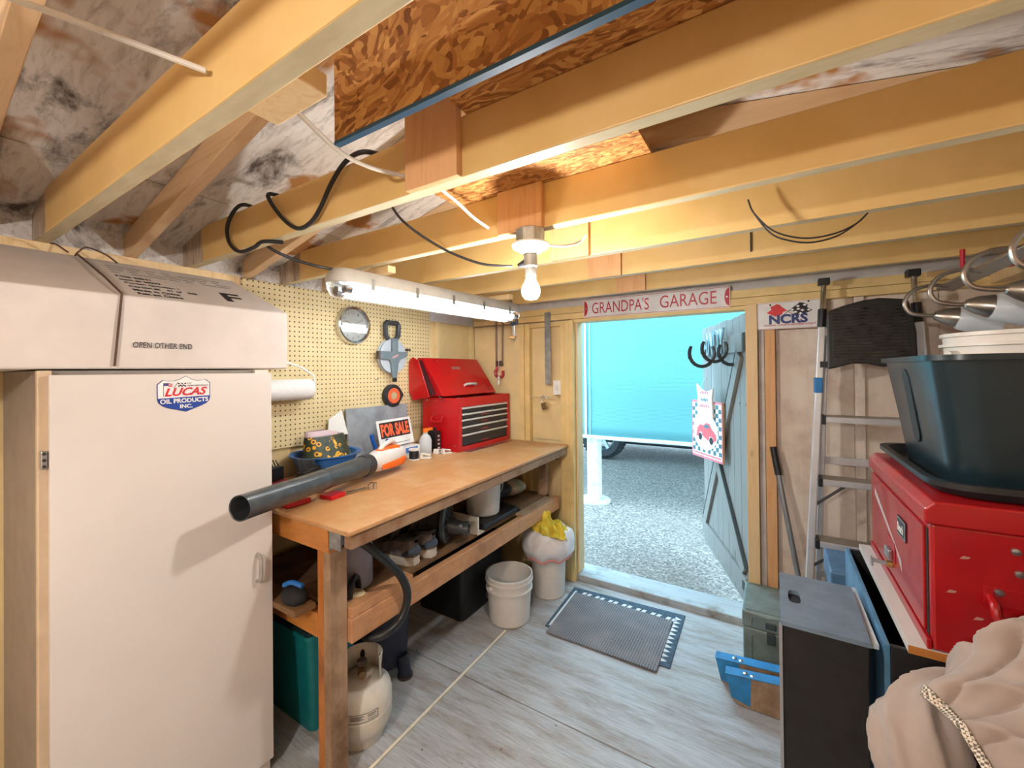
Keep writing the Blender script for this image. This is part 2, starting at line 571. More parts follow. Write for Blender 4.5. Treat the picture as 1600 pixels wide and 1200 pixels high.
fpart('stud', .36, .40, 2.765, 2.799, 0, 1.863, BARE)
for x0, x1 in ((.014, .358), (.402, .68), (.684, XR)):
    fpart('plywood_panel', x0, x1, 2.792, 2.799, 0, 1.863, BARE)
sill = fpart('door_sill', -1.30, -.02, 2.762, 2.96, -.04, .042, wood('#8f959a', '#b4babd', 'x', .7, .6, .15, 'painted_sill', dirt='#7b6a5b'), .006, label='worn grey painted threshold')

wr = struct('wall_right', MB().box(XR, XR + .02, YB, YD, -.09, 2.115), BARE)
for y in (-1.9, -1.5, -1.09, -.68, -.27, .14, .55, .96, 1.37, 1.78, 2.19):
    obj('stud', MB().box(XR - .06, XR, y, y + .038, 0, 1.87), FIR, wr, bevel=.002)
obj('top_plate', MB().box(XR - .09, XR, YB, YD - .05, 1.872, 1.948), PINE, wr, bevel=.002)
wb = struct('wall_back', MB().box(XL, XR, YB - .02, YB, -.09, 2.5), BARE)
for x in (-1.7, -1.3, -.9, -.5, -.1, .3, .7):
    obj('stud', MB().box(x, x + .038, YB, YB + .06, 0, 2.0), FIR, wb, bevel=.002)

# roof: sheathing panels, rafters, joists and the hangers at the ridge
SL_L = (RIDGE_Z - 1.95) / (RIDGE_X - XL)
SL_R = (RIDGE_Z - 2.03) / (XR - RIDGE_X)
ceil = struct_empty('ceiling', (0, 0, 2.0))
def roof_pt(x, up):
    z = RIDGE_Z - SL_L * (RIDGE_X - x) if x < RIDGE_X else RIDGE_Z - SL_R * (x - RIDGE_X)
    return z + up
ybr = [YB - .1, -1.4, -.18, 1.04, 2.26, YD + .35]
for side in (-1, 1):
    xs = [XL - .3, -1.72, RIDGE_X] if side < 0 else [RIDGE_X, .62, XR + .3]
    for i in range(len(ybr) - 1):
        for j in range(2):
            x0, x1 = xs[j] + .003, xs[j + 1] - .003
            y0, y1 = ybr[i] + .002, ybr[i + 1] - .002
            mb = MB()
            vs = [(x0, y0, roof_pt(x0, .09)), (x1, y0, roof_pt(x1, .09)), (x1, y1, roof_pt(x1, .09)), (x0, y1, roof_pt(x0, .09))]
            vs += [(x, y, z + .012) for x, y, z in vs]
            mb.add(vs, [(0, 3, 2, 1), (4, 5, 6, 7), (0, 1, 5, 4), (1, 2, 6, 5), (2, 3, 7, 6), (3, 0, 4, 7)])
            o = obj('roof_panel', mb, STAIN, ceil)
for side in (-1, 1):
    mb = MB()
    xa, xb = (XL - .35, RIDGE_X) if side < 0 else (RIDGE_X, XR + .35)
    vs = [(xa, YB - .15, roof_pt(xa, .104)), (xb, YB - .15, roof_pt(xb, .104)), (xb, YD + .4, roof_pt(xb, .104)), (xa, YD + .4, roof_pt(xa, .104))]
    vs += [(x, y, z + .03) for x, y, z in vs]
    mb.add(vs, [(0, 3, 2, 1), (4, 5, 6, 7), (0, 1, 5, 4), (1, 2, 6, 5), (2, 3, 7, 6), (3, 0, 4, 7)])
    obj('roof_covering', mb, DARKGAP, ceil)
RAF = [y + .235 for y in JY]
for y in RAF:
    for x0, x1 in ((XL - .25, RIDGE_X), (RIDGE_X, XR + .25)):
        mb = MB()
        a0, a1 = roof_pt(x0, 0), roof_pt(x1, 0)
        vs = [(x0, y, a0), (x1, y, a1), (x1, y + .038, a1), (x0, y + .038, a0)]
        vs += [(p[0], p[1], p[2] + .0885) for p in vs]
        mb.add(vs, [(0, 3, 2, 1), (4, 5, 6, 7), (0, 1, 5, 4), (1, 2, 6, 5), (2, 3, 7, 6), (3, 0, 4, 7)])
        obj('rafter', mb, FIRX, ceil, bevel=.002, seg=1)
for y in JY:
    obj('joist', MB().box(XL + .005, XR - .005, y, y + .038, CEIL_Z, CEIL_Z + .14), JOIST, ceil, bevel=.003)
for y in JY[7:]:
    obj('ridge_hanger', MB().box(-.768, -.603, y - .020, y - .0005, CEIL_Z - .003, 2.30 if y < .8 else 2.0895), FIR if y > .5 else FIRX, ceil, bevel=.002)
obj('scab_block', MB().box(-.79, -.635, .3655, .432, 1.968, 2.006), PINE, ceil, bevel=.003, label='pale offcut nailed behind the nearest joist')

# ================================================================ outdoors
GZ = -.10
struct('ground', MB().box(-14, 9, YD + .1, 22, GZ - .1, GZ), GRAVEL)
rs = random.Random(3)
mb = MB()
for k in range(5200):
    x = rs.uniform(-3.2, .4); y = rs.uniform(2.97, 6.2); r = rs.uniform(.003, .011) * (1.5 if rs.random() < .06 else 1)
    if abs(x + 1.86) < .22 and abs(y - 4.84) < .22: continue
    a = rs.uniform(0, PI); ca, sa = math.cos(a) * r, math.sin(a) * r
    e = rs.uniform(.6, 1)
    h = r * rs.uniform(.5, .9)
    mb.add([(x + ca, y + sa, GZ), (x - sa * e, y + ca * e, GZ), (x - ca, y - sa, GZ), (x + sa * e, y - ca * e, GZ), (x + ca * .2, y - sa * .1, GZ + h)],
           [(0, 1, 4), (1, 2, 4), (2, 3, 4), (3, 0, 4)])
o = obj('loose_gravel', mb, plain('#958f88', .9, var=.2, scale=40, name='stones'))
o['kind'] = 'stuff'; tag(o, 'loose pale gravel scattered over the ground outside the doorway', 'gravel')

# teal carport wall hung from a rail, its post and the vehicle under it
cp = thing('carport_curtain', 'teal mesh curtain wall of the carport seen through the doorway', 'curtain', (-2, 4.72, GZ))
def curt(u, v):
    x = -4.6 + 7.2 * u; z = .70 + 2.15 * v
    return (x, 4.72 + .012 * math.sin(x * 5) * (1 - v) + .006 * math.sin(z * 9 + x), z)
obj('mesh_panel', MB().grid(curt, 60, 16), TARP, cp, smooth='all', solid=.003)
obj('bottom_hem', MB().tube([curt(i / 60, 0) for i in range(61)], .022, 8), plain('#cfe6ea', .5, name='pale_hem'), cp, smooth=True)
obj('tie_strap', MB().box(-1.925, -1.90, 4.70, 4.704, .70, 2.7), plain('#d9eef0', .5, name='pale_strap'), cp)
obj('tie_strap', MB().box(-1.86, -1.852, 4.70, 4.704, .70, 2.7), plain('#8fd5da', .5, name='teal_strap'), cp)
pp = thing('carport_post', 'white square carport post standing on a round base plate in gravel', 'post', (-1.86, 4.84, GZ))
obj('post', MB().box(-1.93, -1.79, 4.77, 4.91, GZ + .03, 2.6), plain('#c3c8c7', .6, var=.16, name='chalky_white'), pp, bevel=.01)
obj('base_plate', MB().lathe([(.001, 0), (.19, 0), (.19, .02), (.17, .035), (.001, .035)], Matrix.Translation((-1.86, 4.84, GZ))), plain('#b3b8b8', .6, name='plate_white'), pp, smooth=True)
rf = thing('carport_roof', 'teal mesh roof sheet of the carport above the curtain wall', 'roof', (-1, 7, 2.8))
obj('roof_sheet', MB().grid(lambda u, v: (-4.6 + 7.2 * u, 4.72 + 4.6 * v, 2.85 + .55 * math.sin(PI * v)), 10, 12), TARP, rf, smooth='all', solid=.003)
vt = thing('parked_vehicle', 'dark parked vehicle whose wheel shows under the teal curtain', 'vehicle', (-2.0, 7.6, GZ))
def wheel(x, y):
    M = Matrix.Translation((x, y, GZ + .385)) @ Matrix.Rotation(R(90), 4, 'X')
    t = obj('tire', MB().lathe([(.24, -.11), (.33, -.125), (.375, -.10), (.385, -.05), (.385, .05), (.375, .10), (.33, .125), (.24, .11)], M, 40, cap=False), RUBBER, vt, smooth=True)
    tb = MB()
    for k in range(36):
        a = 2 * PI * k / 36
        tb.box(.372, .396, -.018, .018, -.11, .11, M @ Matrix.Rotation(a, 4, 'Z'))
    o = obj('tread', tb, RUBBER, t)
    rb = MB().lathe([(.24, .09), (.22, .10), (.20, .06), (.20, -.09)], M, 32, cap=False)
    for k in range(6):
        rb.box(.03, .22, -.028, .028, .05, .085, M @ Matrix.Rotation(2 * PI * k / 6, 4, 'Z'))
    rb.lathe([(.0001, .095), (.06, .09), (.06, .04)], M, 20)
    obj('wheel_rim', rb, plain('#9fb0b4', .35, .8, name='alloy'), t, smooth=True)
wheel(-2.62, 7.28); wheel(.2, 7.28)
obj('underbody', MB().box(-3.2, 1.0, 7.42, 9.0, .16, .40), BLACK, vt, bevel=.03)
obj('body', MB().prism([(-3.4, .36), (-3.45, .9), (-3.2, 1.05), (-2.3, 1.12), (-1.7, 1.62), (.4, 1.66), (1.0, 1.1), (1.1, .45), (.65, .36), (.6, .62), (.2, .78), (-.2, .62), (-.25, .36), (-2.15, .36), (-2.2, .62), (-2.62, .78), (-3.02, .62), (-3.05, .36)],
    frame((0, 9.1, 0), (1, 0, 0), (0, 0, 1)), 1.85), plain('#3c4a52', .3, .2, coat=.5, name='car_paint'), vt, bevel=.03)

# ================================================================ lamps
Wf = lambda y, z, x=XL + .0166: frame((x, y, z), (0, 1, 0), (0, 0, 1))        # left wall, facing +X
Ff = lambda x, z, y: frame((x, y, z), (1, 0, 0), (0, 0, 1))                    # door wall, facing -Y
BULBM = emit((1.0, .95, .89), BULB_E, 'lit_bulb')
BULBM2 = emit((1.0, .96, .92), BULB2_E, 'lit_bulb_rear')
FILL_BULBM = emit((1.0, .96, .92), FILL_BULB_E, 'fill_bulb_ridge')
def bulb_lamp(x, y, label, bm_mat, up_=0):
    t = thing('bulb_lampholder', label, 'light', (x, y, CEIL_Z - .003 + up_), 'bare bulb lampholders')
    M = Matrix.Translation((x, y, up_))
    obj('junction_box', MB().lathe([(.001, 1.902), (.048, 1.902), (.048, 1.9465), (.001, 1.9465)], M, 8), GALV, t, bevel=.003)
    obj('porcelain_base', MB().lathe([(.001, 1.868), (.026, 1.870), (.040, 1.880), (.056, 1.888), (.060, 1.896), (.058, 1.9015), (.001, 1.9015)], M, 32), WHITE, t, smooth=True)
    s = obj('socket_adapter', MB().lathe([(.001, 1.800), (.0165, 1.800), (.0175, 1.826), (.022, 1.830), (.022, 1.866), (.001, 1.868)], M, 20), plain('#a9a7a2', .4, .6, name='adapter'), t, smooth=True)
    obj('plug', MB().cyl((x - .020, y, 1.845 + up_), (x - .046, y + .002, 1.840 + up_), .012, .007, 12), BLACK, s, smooth=True)
    obj('bulb', MB().lathe([(.0135, 1.802), (.0145, 1.792), (.019, 1.780), (.0262, 1.767), (.0295, 1.753), (.0270, 1.738), (.0185, 1.7275), (.0001, 1.7235)], M, 28), bm_mat, t, smooth='all', label='glowing white bulb')
    return t
bulb_lamp(-.648, 1.15, 'bare glowing light bulb in a white ceiling lampholder under a joist', BULBM)
bulb_lamp(-.40, JY[3] + .02, 'second bare bulb lampholder under a joist behind the viewer', BULBM2)
bulb_lamp(-.60, JY[3] + .255, 'added fill light, a bare bulb lampholder up on a rafter behind the viewer', FILL_BULBM, .335)  # added lamp, only there to brighten the roof and carton top

fx = thing('fluorescent_fixture', 'long grey fluorescent batten with a clear diffuser lit above the workbench', 'light', (-1.45, 1.65, CEIL_Z - .015))
FM = Matrix.Translation((-1.452, 1.65, 0)) @ Matrix.Rotation(R(-4.2), 4, 'Z')
def stadium(hw, L, n=8):
    pts = []
    for k in range(n + 1):
        a = PI + PI * k / n
        pts.append((hw * math.cos(a), -L / 2 + hw + hw * math.sin(a)))
    for k in range(n + 1):
        a = PI * k / n
        pts.append((hw * math.cos(a), L / 2 - hw + hw * math.sin(a)))
    return pts
FXZ = 1.862
def tray(loops):
    mb = MB(); k = len(loops[0][0])
    vs = [(x, y, z) for poly, z in loops for x, y in poly]
    fs = []
    for i in range(len(loops) - 1):
        for j in range(k):
            j2 = (j + 1) % k
            fs.append((i * k + j, i * k + j2, (i + 1) * k + j2, (i + 1) * k + j))
    fs.append(tuple(reversed(range(k)))); fs.append(tuple(range((len(loops) - 1) * k, len(loops) * k)))
    return mb.add(vs, fs, FM)
obj('housing', tray([(stadium(.072, 1.28), FXZ), (stadium(.074, 1.284), FXZ + .022), (stadium(.058, 1.25), FXZ + .052), (stadium(.05, 1.235), FXZ + .058)]), plain('#b9b4ab', .5, name='fixture_grey'), fx, smooth=True)
gl = glass((1, 1, 1), .12, 1.12, 'diffuser_clear')
obj('diffuser', tray([(stadium(.067, 1.27), FXZ - .001), (stadium(.066, 1.268), FXZ - .02), (stadium(.052, 1.24), FXZ - .048), (stadium(.03, 1.19), FXZ - .056)]), gl, fx, smooth=True, label='clear ribbed diffuser')
TUBE = emit((.86, .95, 1.0), TUBE_E, 'lit_tube')
for dx in (-.026, .026):
    tu = obj('tube_lamp', MB().cyl(FM @ Vector((dx, -.555, FXZ - .022)), FM @ Vector((dx, .555, FXZ - .022)), .016, n=14), TUBE, fx, smooth=True, label='lit white fluorescent tube')
    for s_ in (-1, 1):
        obj('tube_cap', MB().cyl(FM @ Vector((dx, s_ * .556, FXZ - .022)), FM @ Vector((dx, s_ * .585, FXZ - .022)), .017, n=14), CHROME, tu, smooth=True)
for s_ in (-1, 1):
    for k in range(5):
        y = -.48 + .24 * k
        obj('clip', MB().box(s_ * .070 - .004, s_ * .070 + .004, y - .009, y + .009, FXZ - .020, FXZ + .026, FM), GALV, fx)
for y in (-.42, .43):
    obj('mounting_block', MB().box(-.05, .12, y - .02, y + .02, FXZ + .0585, CEIL_Z - .0005, FM), PINE, fx, bevel=.002, label='pine block fixing the fixture to the joists')

# ================================================================ tall cabinet on the left
CX = -1.62
cab = thing('storage_cabinet', 'tall off-white laminate storage cabinet with a shield sticker on its door', 'cabinet', (-1.86, .55, 0))
CABW = plain('#d9d2cc', .42, var=.02, scale=3, name='laminate_white')
obj('carcass', MB().box(-2.10, CX - .02, .262, .842, 0, 1.512), plain('#8f857c', .5, var=.06, name='cabinet_side'), cab, bevel=.002)
obj('edge_frame', MB().box(CX - .0199, CX - .0005, .258, .285, 0, 1.512), plain('#cdb79a', .5, name='edge_tan'), cab, bevel=.002)
obj('edge_frame', MB().box(CX - .0199, CX - .0005, .795, .842, 0, 1.512), CABW, cab, bevel=.002)
dr = obj('door', MB().box(CX, CX + .018, .277, .845, .06, 1.500), CABW, cab, bevel=.002)
hp = smoothpts([(CX + .018, .79, .742), (CX + .032, .79, .745), (CX + .044, .79, .758), (CX + .046, .79, .79), (CX + .044, .79, .822), (CX + .032, .79, .836), (CX + .018, .79, .839)], 4)
obj('handle', MB().tube(hp, .0065, 10), plain('#a7a19a', .4, .2, name='grey_pull'), dr, smooth=True)
lt = obj('latch', MB().box(CX, CX + .012, .262, .275, 1.255, 1.302), STEEL, cab, bevel=.003)
for z in (1.262, 1.278, 1.295):
    obj('latch_screw', MB().cyl((CX + .012, .2685, z), (CX + .0145, .2685, z), .004, n=10), plain('#55504a', .4, .8, name='dark_screw'), lt)
# shield sticker
SM = Wf(.500, 1.378, CX + .0181)
sw, sh = .143, .116
def P(px, py): return (sw * (px - 180) / 1240, sh * (1030 - py) / 850)
outer = [P(180, 375), P(300, 275), P(420, 296), P(560, 292), P(680, 262), P(830, 180), P(960, 258), P(1080, 292), P(1190, 290), P(1300, 268), P(1420, 350), P(1420, 700), P(1395, 790), P(1330, 850), P(1200, 905), P(1050, 955), P(830, 1030), P(600, 970), P(420, 925), P(300, 870), P(215, 800), P(185, 720)][::-1]
st = obj('shield_sticker', MB().prism(outer, SM, .0006), plain('#3a3a70', .4, name='sticker_navy'), dr, label='shield sticker in red white and blue')
def inset(poly, s):
    cx = sum(p[0] for p in poly) / len(poly); cy = sum(p[1] for p in poly) / len(poly)
    return [(cx + (x - cx) * s, cy + (y - cy) * s) for x, y in poly]
def up(M, d): return M @ Matrix.Translation((0, 0, d))
# sticker details stay children of the door (third level is the limit)
obj('sticker_field', MB().prism(inset(outer, .965), up(SM, .0003), .0008), plain('#efe9e8', .4, name='sticker_white'), dr)
blue = [P(195, 695), P(1405, 665), P(1405, 700), P(1380, 785), P(1320, 840), P(1190, 893), P(1040, 943), P(830, 1015), P(600, 957), P(425, 912), P(310, 860), P(230, 792), P(197, 720)][::-1]
obj('sticker_band', MB().prism(blue, up(SM, .0006), .0008), plain('#0f3f9c', .4, name='sticker_blue'), dr)
SR = plain('#d01325', .4, name='sticker_red')
def st_text(body, x0, y1, x1, y0, m, shear=0, bold=0, tilt=0):
    o_ = P(x0, y1); e_ = P(x1, y0)
    M = up(SM, .0015) @ Matrix.Translation((o_[0], o_[1], 0)) @ Matrix.Rotation(tilt, 4, 'Z')
    text(body, M, e_[0] - o_[0], e_[1] - o_[1], m, dr, shear=shear, bold=bold)
st_text('LUCAS', 345, 655, 1345, 465, SR, .35, .03, R(1.2))
st_text('OIL PRODUCTS', 250, 822, 1365, 715, WHITE, 0, .03, R(1))
st_text('INC.', 690, 940, 985, 850, WHITE, 0, .03)
st_text('HI', 870, 372, 950, 342, INK); st_text('PERFORMANCE', 870, 430, 1370, 398, INK)
obj('flag_canton', MB().prism([P(325, 410), P(435, 410), P(435, 345), P(325, 345)], up(SM, .0015), .0004), plain('#3b3f7c', .4, name='canton'), dr)
for k in range(3):
    obj('flag_stripe', MB().prism([P(435, 370 + 30 * k), P(520, 380 + 30 * k), P(520, 362 + 30 * k), P(435, 352 + 30 * k)], up(SM, .0015), .0004), SR, dr)
obj('flag_staff', MB().prism([P(322, 655), P(330, 655), P(330, 345), P(322, 345)], up(SM, .0015), .0003), INK, dr)
obj('flag_staff', MB().prism([P(545, 470), P(555, 475), P(655, 330), P(645, 326)], up(SM, .0015), .0003), INK, dr)
for i in range(5):
    for j in range(3):
        if (i + j) % 2 == 0:
            x = 650 + 36 * i; y = 345 + 30 * j + 10 * (i % 2)
            obj('flag_check', MB().prism([P(x, y + 30), P(x + 36, y + 34), P(x + 36, y + 4), P(x, y)], up(SM, .0015), .0003), INK, dr)

# long carton on the cabinet
cb = thing('long_carton', 'long white tied cardboard carton lying on top of the cabinet', 'box', (-1.86, .2, 1.513))
CARD = plain('#d6cdc7', .75, var=.05, scale=5, name='white_card')
prof = [(-2.085, 1.513), (CX - .004, 1.516), (CX + .002, 1.733), (-2.0, 1.905), (-2.085, 1.86)]
def sect(y, ins=0, tip=0):
    cx, cz = -1.86, 1.70
    return [(cx + (x - cx) * (1 - ins), y + (tip if i in (3, 4) else 0), cz + (z - cz) * (1 - ins)) for i, (x, z) in enumerate(prof)]
ys = [-.75, .2, .41, .60, .80, .92]
mb = MB(); vs = []
for i, y in enumerate(ys):
    vs += sect(y, 0, -.03 if i == len(ys) - 1 else 0)
fs = []
for i in range(len(ys) - 1):
    for j in range(5):
        j2 = (j + 1) % 5
        fs.append((i * 5 + j, i * 5 + j2, (i + 1) * 5 + j2, (i + 1) * 5 + j))
fs += [(4, 3, 2, 1, 0), tuple(range(5 * (len(ys) - 1), 5 * len(ys)))]
obj('carton', mb.add(vs, fs), CARD, cb, bevel=.006)
cord = [(-2.06, .405, 1.885), (-2.0, .41, 1.912), (-1.9, .415, 1.868), (-1.75, .42, 1.803), (CX + .006, .424, 1.737), (CX + .006, .418, 1.66), (CX + .003, .408, 1.524)]
twine = plain('#5a4030', .8, name='brown_twine')
cd = obj('twine', MB().tube(cord, .0032, 6), twine, cb, smooth=True, label='brown twine tied around the carton')
obj('twine_end', MB().tube(smoothpts([(-2.0, .39, 1.912), (-1.99, .36, 1.93), (-1.97, .345, 1.925)], 4), .0028, 6), twine, cd, smooth=True)
obj('twine_end', MB().tube(smoothpts([(-2.0, .41, 1.914), (-1.98, .43, 1.935), (-1.95, .47, 1.915), (-1.93, .495, 1.888)], 4), .0028, 6), twine, cd, smooth=True)
text('OPEN OTHER END', Wf(.449, 1.580, CX + .0025), .15, .017, INK, cb, bold=.004, shear=.08)
# print on the sloping face: local x along +Y, local y up the slope
sl = Vector((-2.0 - CX - .002, 0, 1.905 - 1.733)).normalized()
def slope(y, d): return frame(Vector((CX + .002, y, 1.733)) + sl * d + Vector((.4, 0, .9)) * .0008, (0, 1, 0), sl)
for k, (b_, w_) in enumerate([('Fait en Chine', .115), ('Made in China', .12), ('Carton #:   41 of   945', .185), ('Carton Quantity: 1', .145), ('Item #: 20293', .105), ('PO#: 50041', .09)]):
    text(b_, slope(.472 - .002 * k, .030 + .036 * k), w_, .020, INK, cb, bold=.012)
for k in range(4):
    lab = plain('#8a7e78', .8, name='faint_print')
    for j in range(7):
        w_ = .03 + .012 * ((j * 7 + k * 5) % 4)
        obj('small_print', MB().box(0, w_ - .008, 0, .006, 0, .0004, slope(.462 + .052 * j, .262 + .026 * k)), lab, cb)
text('F', slope(.735, .075), .075, .105, INK, cb, bold=.02, shear=.1)

# ================================================================ workbench
wbn = thing('workbench', 'long wooden workbench with a worn hardboard top and a lower shelf', 'workbench', (-1.6, 1.8, 0))
TOP = wood('#b98450', '#c48f5a', 'y', .3, .42, .04, 'hardboard_top', dirt='#cda981')
ORG = wood('#b5702f', '#c9843f', 'x', .8, .5, .1, 'orange_fir', dirt='#a86a34')
ORGZ = wood('#b06a2c', '#c57d3c', 'z', .8, .5, .1, 'orange_fir_z', dirt='#8a5a30')
ORGY = wood('#b9845a', '#c8966b', 'y', .8, .6, .1, 'fir_rail', dirt='#a07050')
obj('bench_top', MB().prism([(-2.10, .876), (-1.196, .876), (-1.240, 2.724), (-2.10, 2.724)], Matrix.Translation((0, 0, .951)), .019), TOP, wbn, bevel=.006, seg=3)
obj('front_apron', MB().bar((-1.225, .895, .9255), (-1.268, 2.715, .9255), .038, .050), OLDY, wbn, bevel=.003)
obj('end_apron', MB().box(-2.08, -1.328, .892, .930, .862, .9505), ORG, wbn, bevel=.003)
obj('end_apron', MB().box(-2.08, -1.30, 2.67, 2.708, .862, .9505), OLDY, wbn, bevel=.003)
obj('back_apron', MB().box(-2.10, -2.062, .932, 2.668, .862, .9505), OLDY, wbn, bevel=.003)
obj('bracket', MB().box(-1.327, -1.324, .893, .950, .875, .945).box(-1.327, -1.26, .893, .896, .885, .945), GALV, wbn, label='galvanised corner bracket')
obj('leg', MB().box(-1.456, -1.372, .932, .970, 0, .9505), ORGZ, wbn, bevel=.003)
obj('leg', MB().box(-1.3715, -1.332, .90, .9705, 0, .8615), OLDW, wbn, bevel=.003, label='weathered grey face of the corner leg')
obj('leg', MB().box(-2.10, -2.062, .8915, .9315, 0, .861), ORGZ, wbn, bevel=.003)
obj('leg', MB().box(-1.435, -1.372, 2.622, 2.6685, 0, .9505), OLDW, wbn, bevel=.003)
obj('leg', MB().box(-2.10, -2.062, 2.6695, 2.71, 0, .861), OLDW, wbn, bevel=.003)
obj('shelf_rail', MB().box(-1.348, -1.310, .9715, 2.715, .507, .596), ORGY, wbn, bevel=.004)
obj('shelf_rail', MB().box(-2.10, -2.062, .9325, 2.668, .507, .596), OLDY, wbn, bevel=.004)
obj('side_rail', MB().box(-2.06, -1.457, .931, .969, .505, .596), ORG, wbn, bevel=.003)
obj('side_rail', MB().box(-2.06, -1.436, 2.63, 2.668, .507, .596), OLDY, wbn, bevel=.003)
SHB = wood('#6e5138', '#80603f', 'y', .6, .7, .1, 'dark_shelf', dirt='#54402e')
for x0, x1, y0 in ((-2.06, -1.86, .975), (-1.855, -1.66, .972), (-1.655, -1.372, .975)):
    obj('shelf_board', MB().box(x0, x1, y0, 2.66, .597, .616), SHB, wbn, bevel=.002)
obj('shelf_block', MB().box(-1.370, -1.313, .975, 1.28, .5965, .634), ORGY, wbn, bevel=.003)
obj('shelf_end_board', MB().box(-1.37, -1.312, 2.20, 2.61, .5965, .612), OLDY, wbn, bevel=.002)
obj('spacer_board', MB().box(-1.84, -1.46, .846, .929, .617, .640), SHB, wbn, bevel=.003, label='loose dark board under the near end')

# ================================================================ red drawer chest on the bench
BZ = .9705
TC = thing('tool_chest', 'red steel tool chest with its lid open and black drawers on the bench', 'tool chest', (-1.89, 2.42, BZ))
x0, x1, y0, y1, z0, z1 = -2.055, -1.735, 2.105, 2.725, BZ, 1.322
t = .012
cm = MB().box(x0, x1, y0, y0 + t, z0, z1).box(x0, x1, y1 - t, y1, z0, z1).box(x0, x0 + t, y0 + t, y1 - t, z0, z1).box(x0 + t, x1, y0 + t, y1 - t, z0, z0 + .030)
cm.box(x1 - t, x1, y0 + t, y1 - t, 1.262, z1).box(x1 - .02, x1, y0 + t, y0 + .035, z0 + .03, 1.262).box(x1 - .02, x1, y1 - .035, y1 - t, z0 + .03, 1.262).box(x0 + t, x1 - t, y0 + t, y1 - t, 1.252, 1.262)
obj('body', cm, RED, TC, bevel=.002)
DRB = plain('#2b2c30', .4, var=.08, name='drawer_black')
TRIM = plain('#d0d0ce', .3, .15, var=.04, name='drawer_trim')
rows = [(1.222, .039), (1.183, .037), (1.136, .045), (1.084, .050), (1.004, .078)]
for k, (dz, dh) in enumerate(rows):
    for (a, b_) in ([(y0 + .037, 2.545), (2.549, y1 - .037)] if k == 0 else [(y0 + .037, y1 - .037)]):
        d_ = obj('drawer', MB().box(x1 - .20, x1 - .006, a, b_, dz, dz + dh - .002), DRB, TC, bevel=.001)
        obj('pull_strip', MB().bar((x1 - .001, a, dz + dh - .008), (x1 - .001, b_, dz + dh - .008), .012, .012), TRIM, d_, bevel=.002)
        if k:
            obj('badge', MB().box(x1 - .0062, x1 - .005, 2.36, 2.45, dz + .008, dz + .016), plain('#a1343a', .4, name='drawer_badge'), d_)
# lid, hinged at the back and leaning against the wall
LM = Matrix.Translation((x0 + .004, 0, z1 + .004)) @ Matrix.Rotation(R(-72 - 0), 4, 'Y')
def lidbox(a0, a1, b0, b1, c0, c1): return MB().box(a0, a1, b0, b1, c0, c1, LM)
ld = obj('lid', MB().prism([(-2.068, 1.330), (-1.848, 1.336), (-2.030, 1.590), (-2.070, 1.596), (-2.102, 1.565)], frame((0, 2.682, 0), (1, 0, 0), (0, 0, 1)), .60), RED, TC, bevel=.003)
lf = Vector((-2.030 + 1.848, 0, 1.590 - 1.336)).normalized()
LO = frame(Vector((-1.848, 2.085, 1.336)) + Vector((.81, 0, .58)) * .002, (0, 1, 0), lf)
obj('lid_side', MB().prism([(-2.066, 1.305), (-1.915, 1.33), (-2.015, 1.575), (-2.065, 1.598), (-2.104, 1.57), (-2.104, 1.36)], frame((0, 2.032, 0), (1, 0, 0), (0, 0, 1)), .006), RED, TC, bevel=.002)
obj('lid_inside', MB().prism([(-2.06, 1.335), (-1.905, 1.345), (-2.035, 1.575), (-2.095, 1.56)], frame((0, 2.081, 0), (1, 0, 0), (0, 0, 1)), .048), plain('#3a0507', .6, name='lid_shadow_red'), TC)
obj('lid_panel', MB().box(-.010, .604, -.006, .312, 0, .004, LO), RED, TC, bevel=.002)
obj('lid_handle', MB().tube([LO @ Vector(p) for p in ((.265, .068, .004), (.268, .068, .022), (.28, .068, .026), (.38, .068, .026), (.392, .068, .022), (.395, .068, .004))], .0085, 8), TRIM, ld, smooth=True)
obj('lid_badge', MB().box(.24, .33, .215, .235, .004, .006, LO), plain('#b5888a', .35, .4, name='worn_badge'), ld)
for (a, b_) in ((.12, .285), (.56, .035), (.35, .035)):
    obj('rivet', MB().cyl(LO @ Vector((a, b_, .003)), LO @ Vector((a, b_, .0065)), .005, n=10), STEEL, ld)
for yy in (y0 - .004, y1 + .001):
    obj('lid_stay', MB().tube(smoothpts([(-2.04, yy, 1.46), (-2.0, yy, 1.385), (-1.93, yy, 1.345), (-1.86, yy, 1.315)], 5), .004, 6), STEEL, TC, smooth=True)
hs = obj('side_handle', MB().tube(smoothpts([(-1.955, y0 - .002, 1.196), (-1.955, y0 - .02, 1.190), (-1.95, y0 - .024, 1.165), (-1.90, y0 - .024, 1.163), (-1.865, y0 - .024, 1.168), (-1.862, y0 - .02, 1.19), (-1.862, y0 - .002, 1.196)], 4), .006, 8), RED, TC, smooth=True)
obj('handle_plate', MB().box(-1.97, -1.85, y0 - .002, y0, 1.187, 1.215), RED, TC, bevel=.001)
for (a, c_) in ((-2.01, 1.303), (-1.93, 1.303), (-1.88, 1.30), (-1.95, 1.206), (-1.77, 1.01)):
    obj('rivet', MB().cyl((a, y0, c_), (a, y0 - .003, c_), .004, n=10), STEEL, TC)
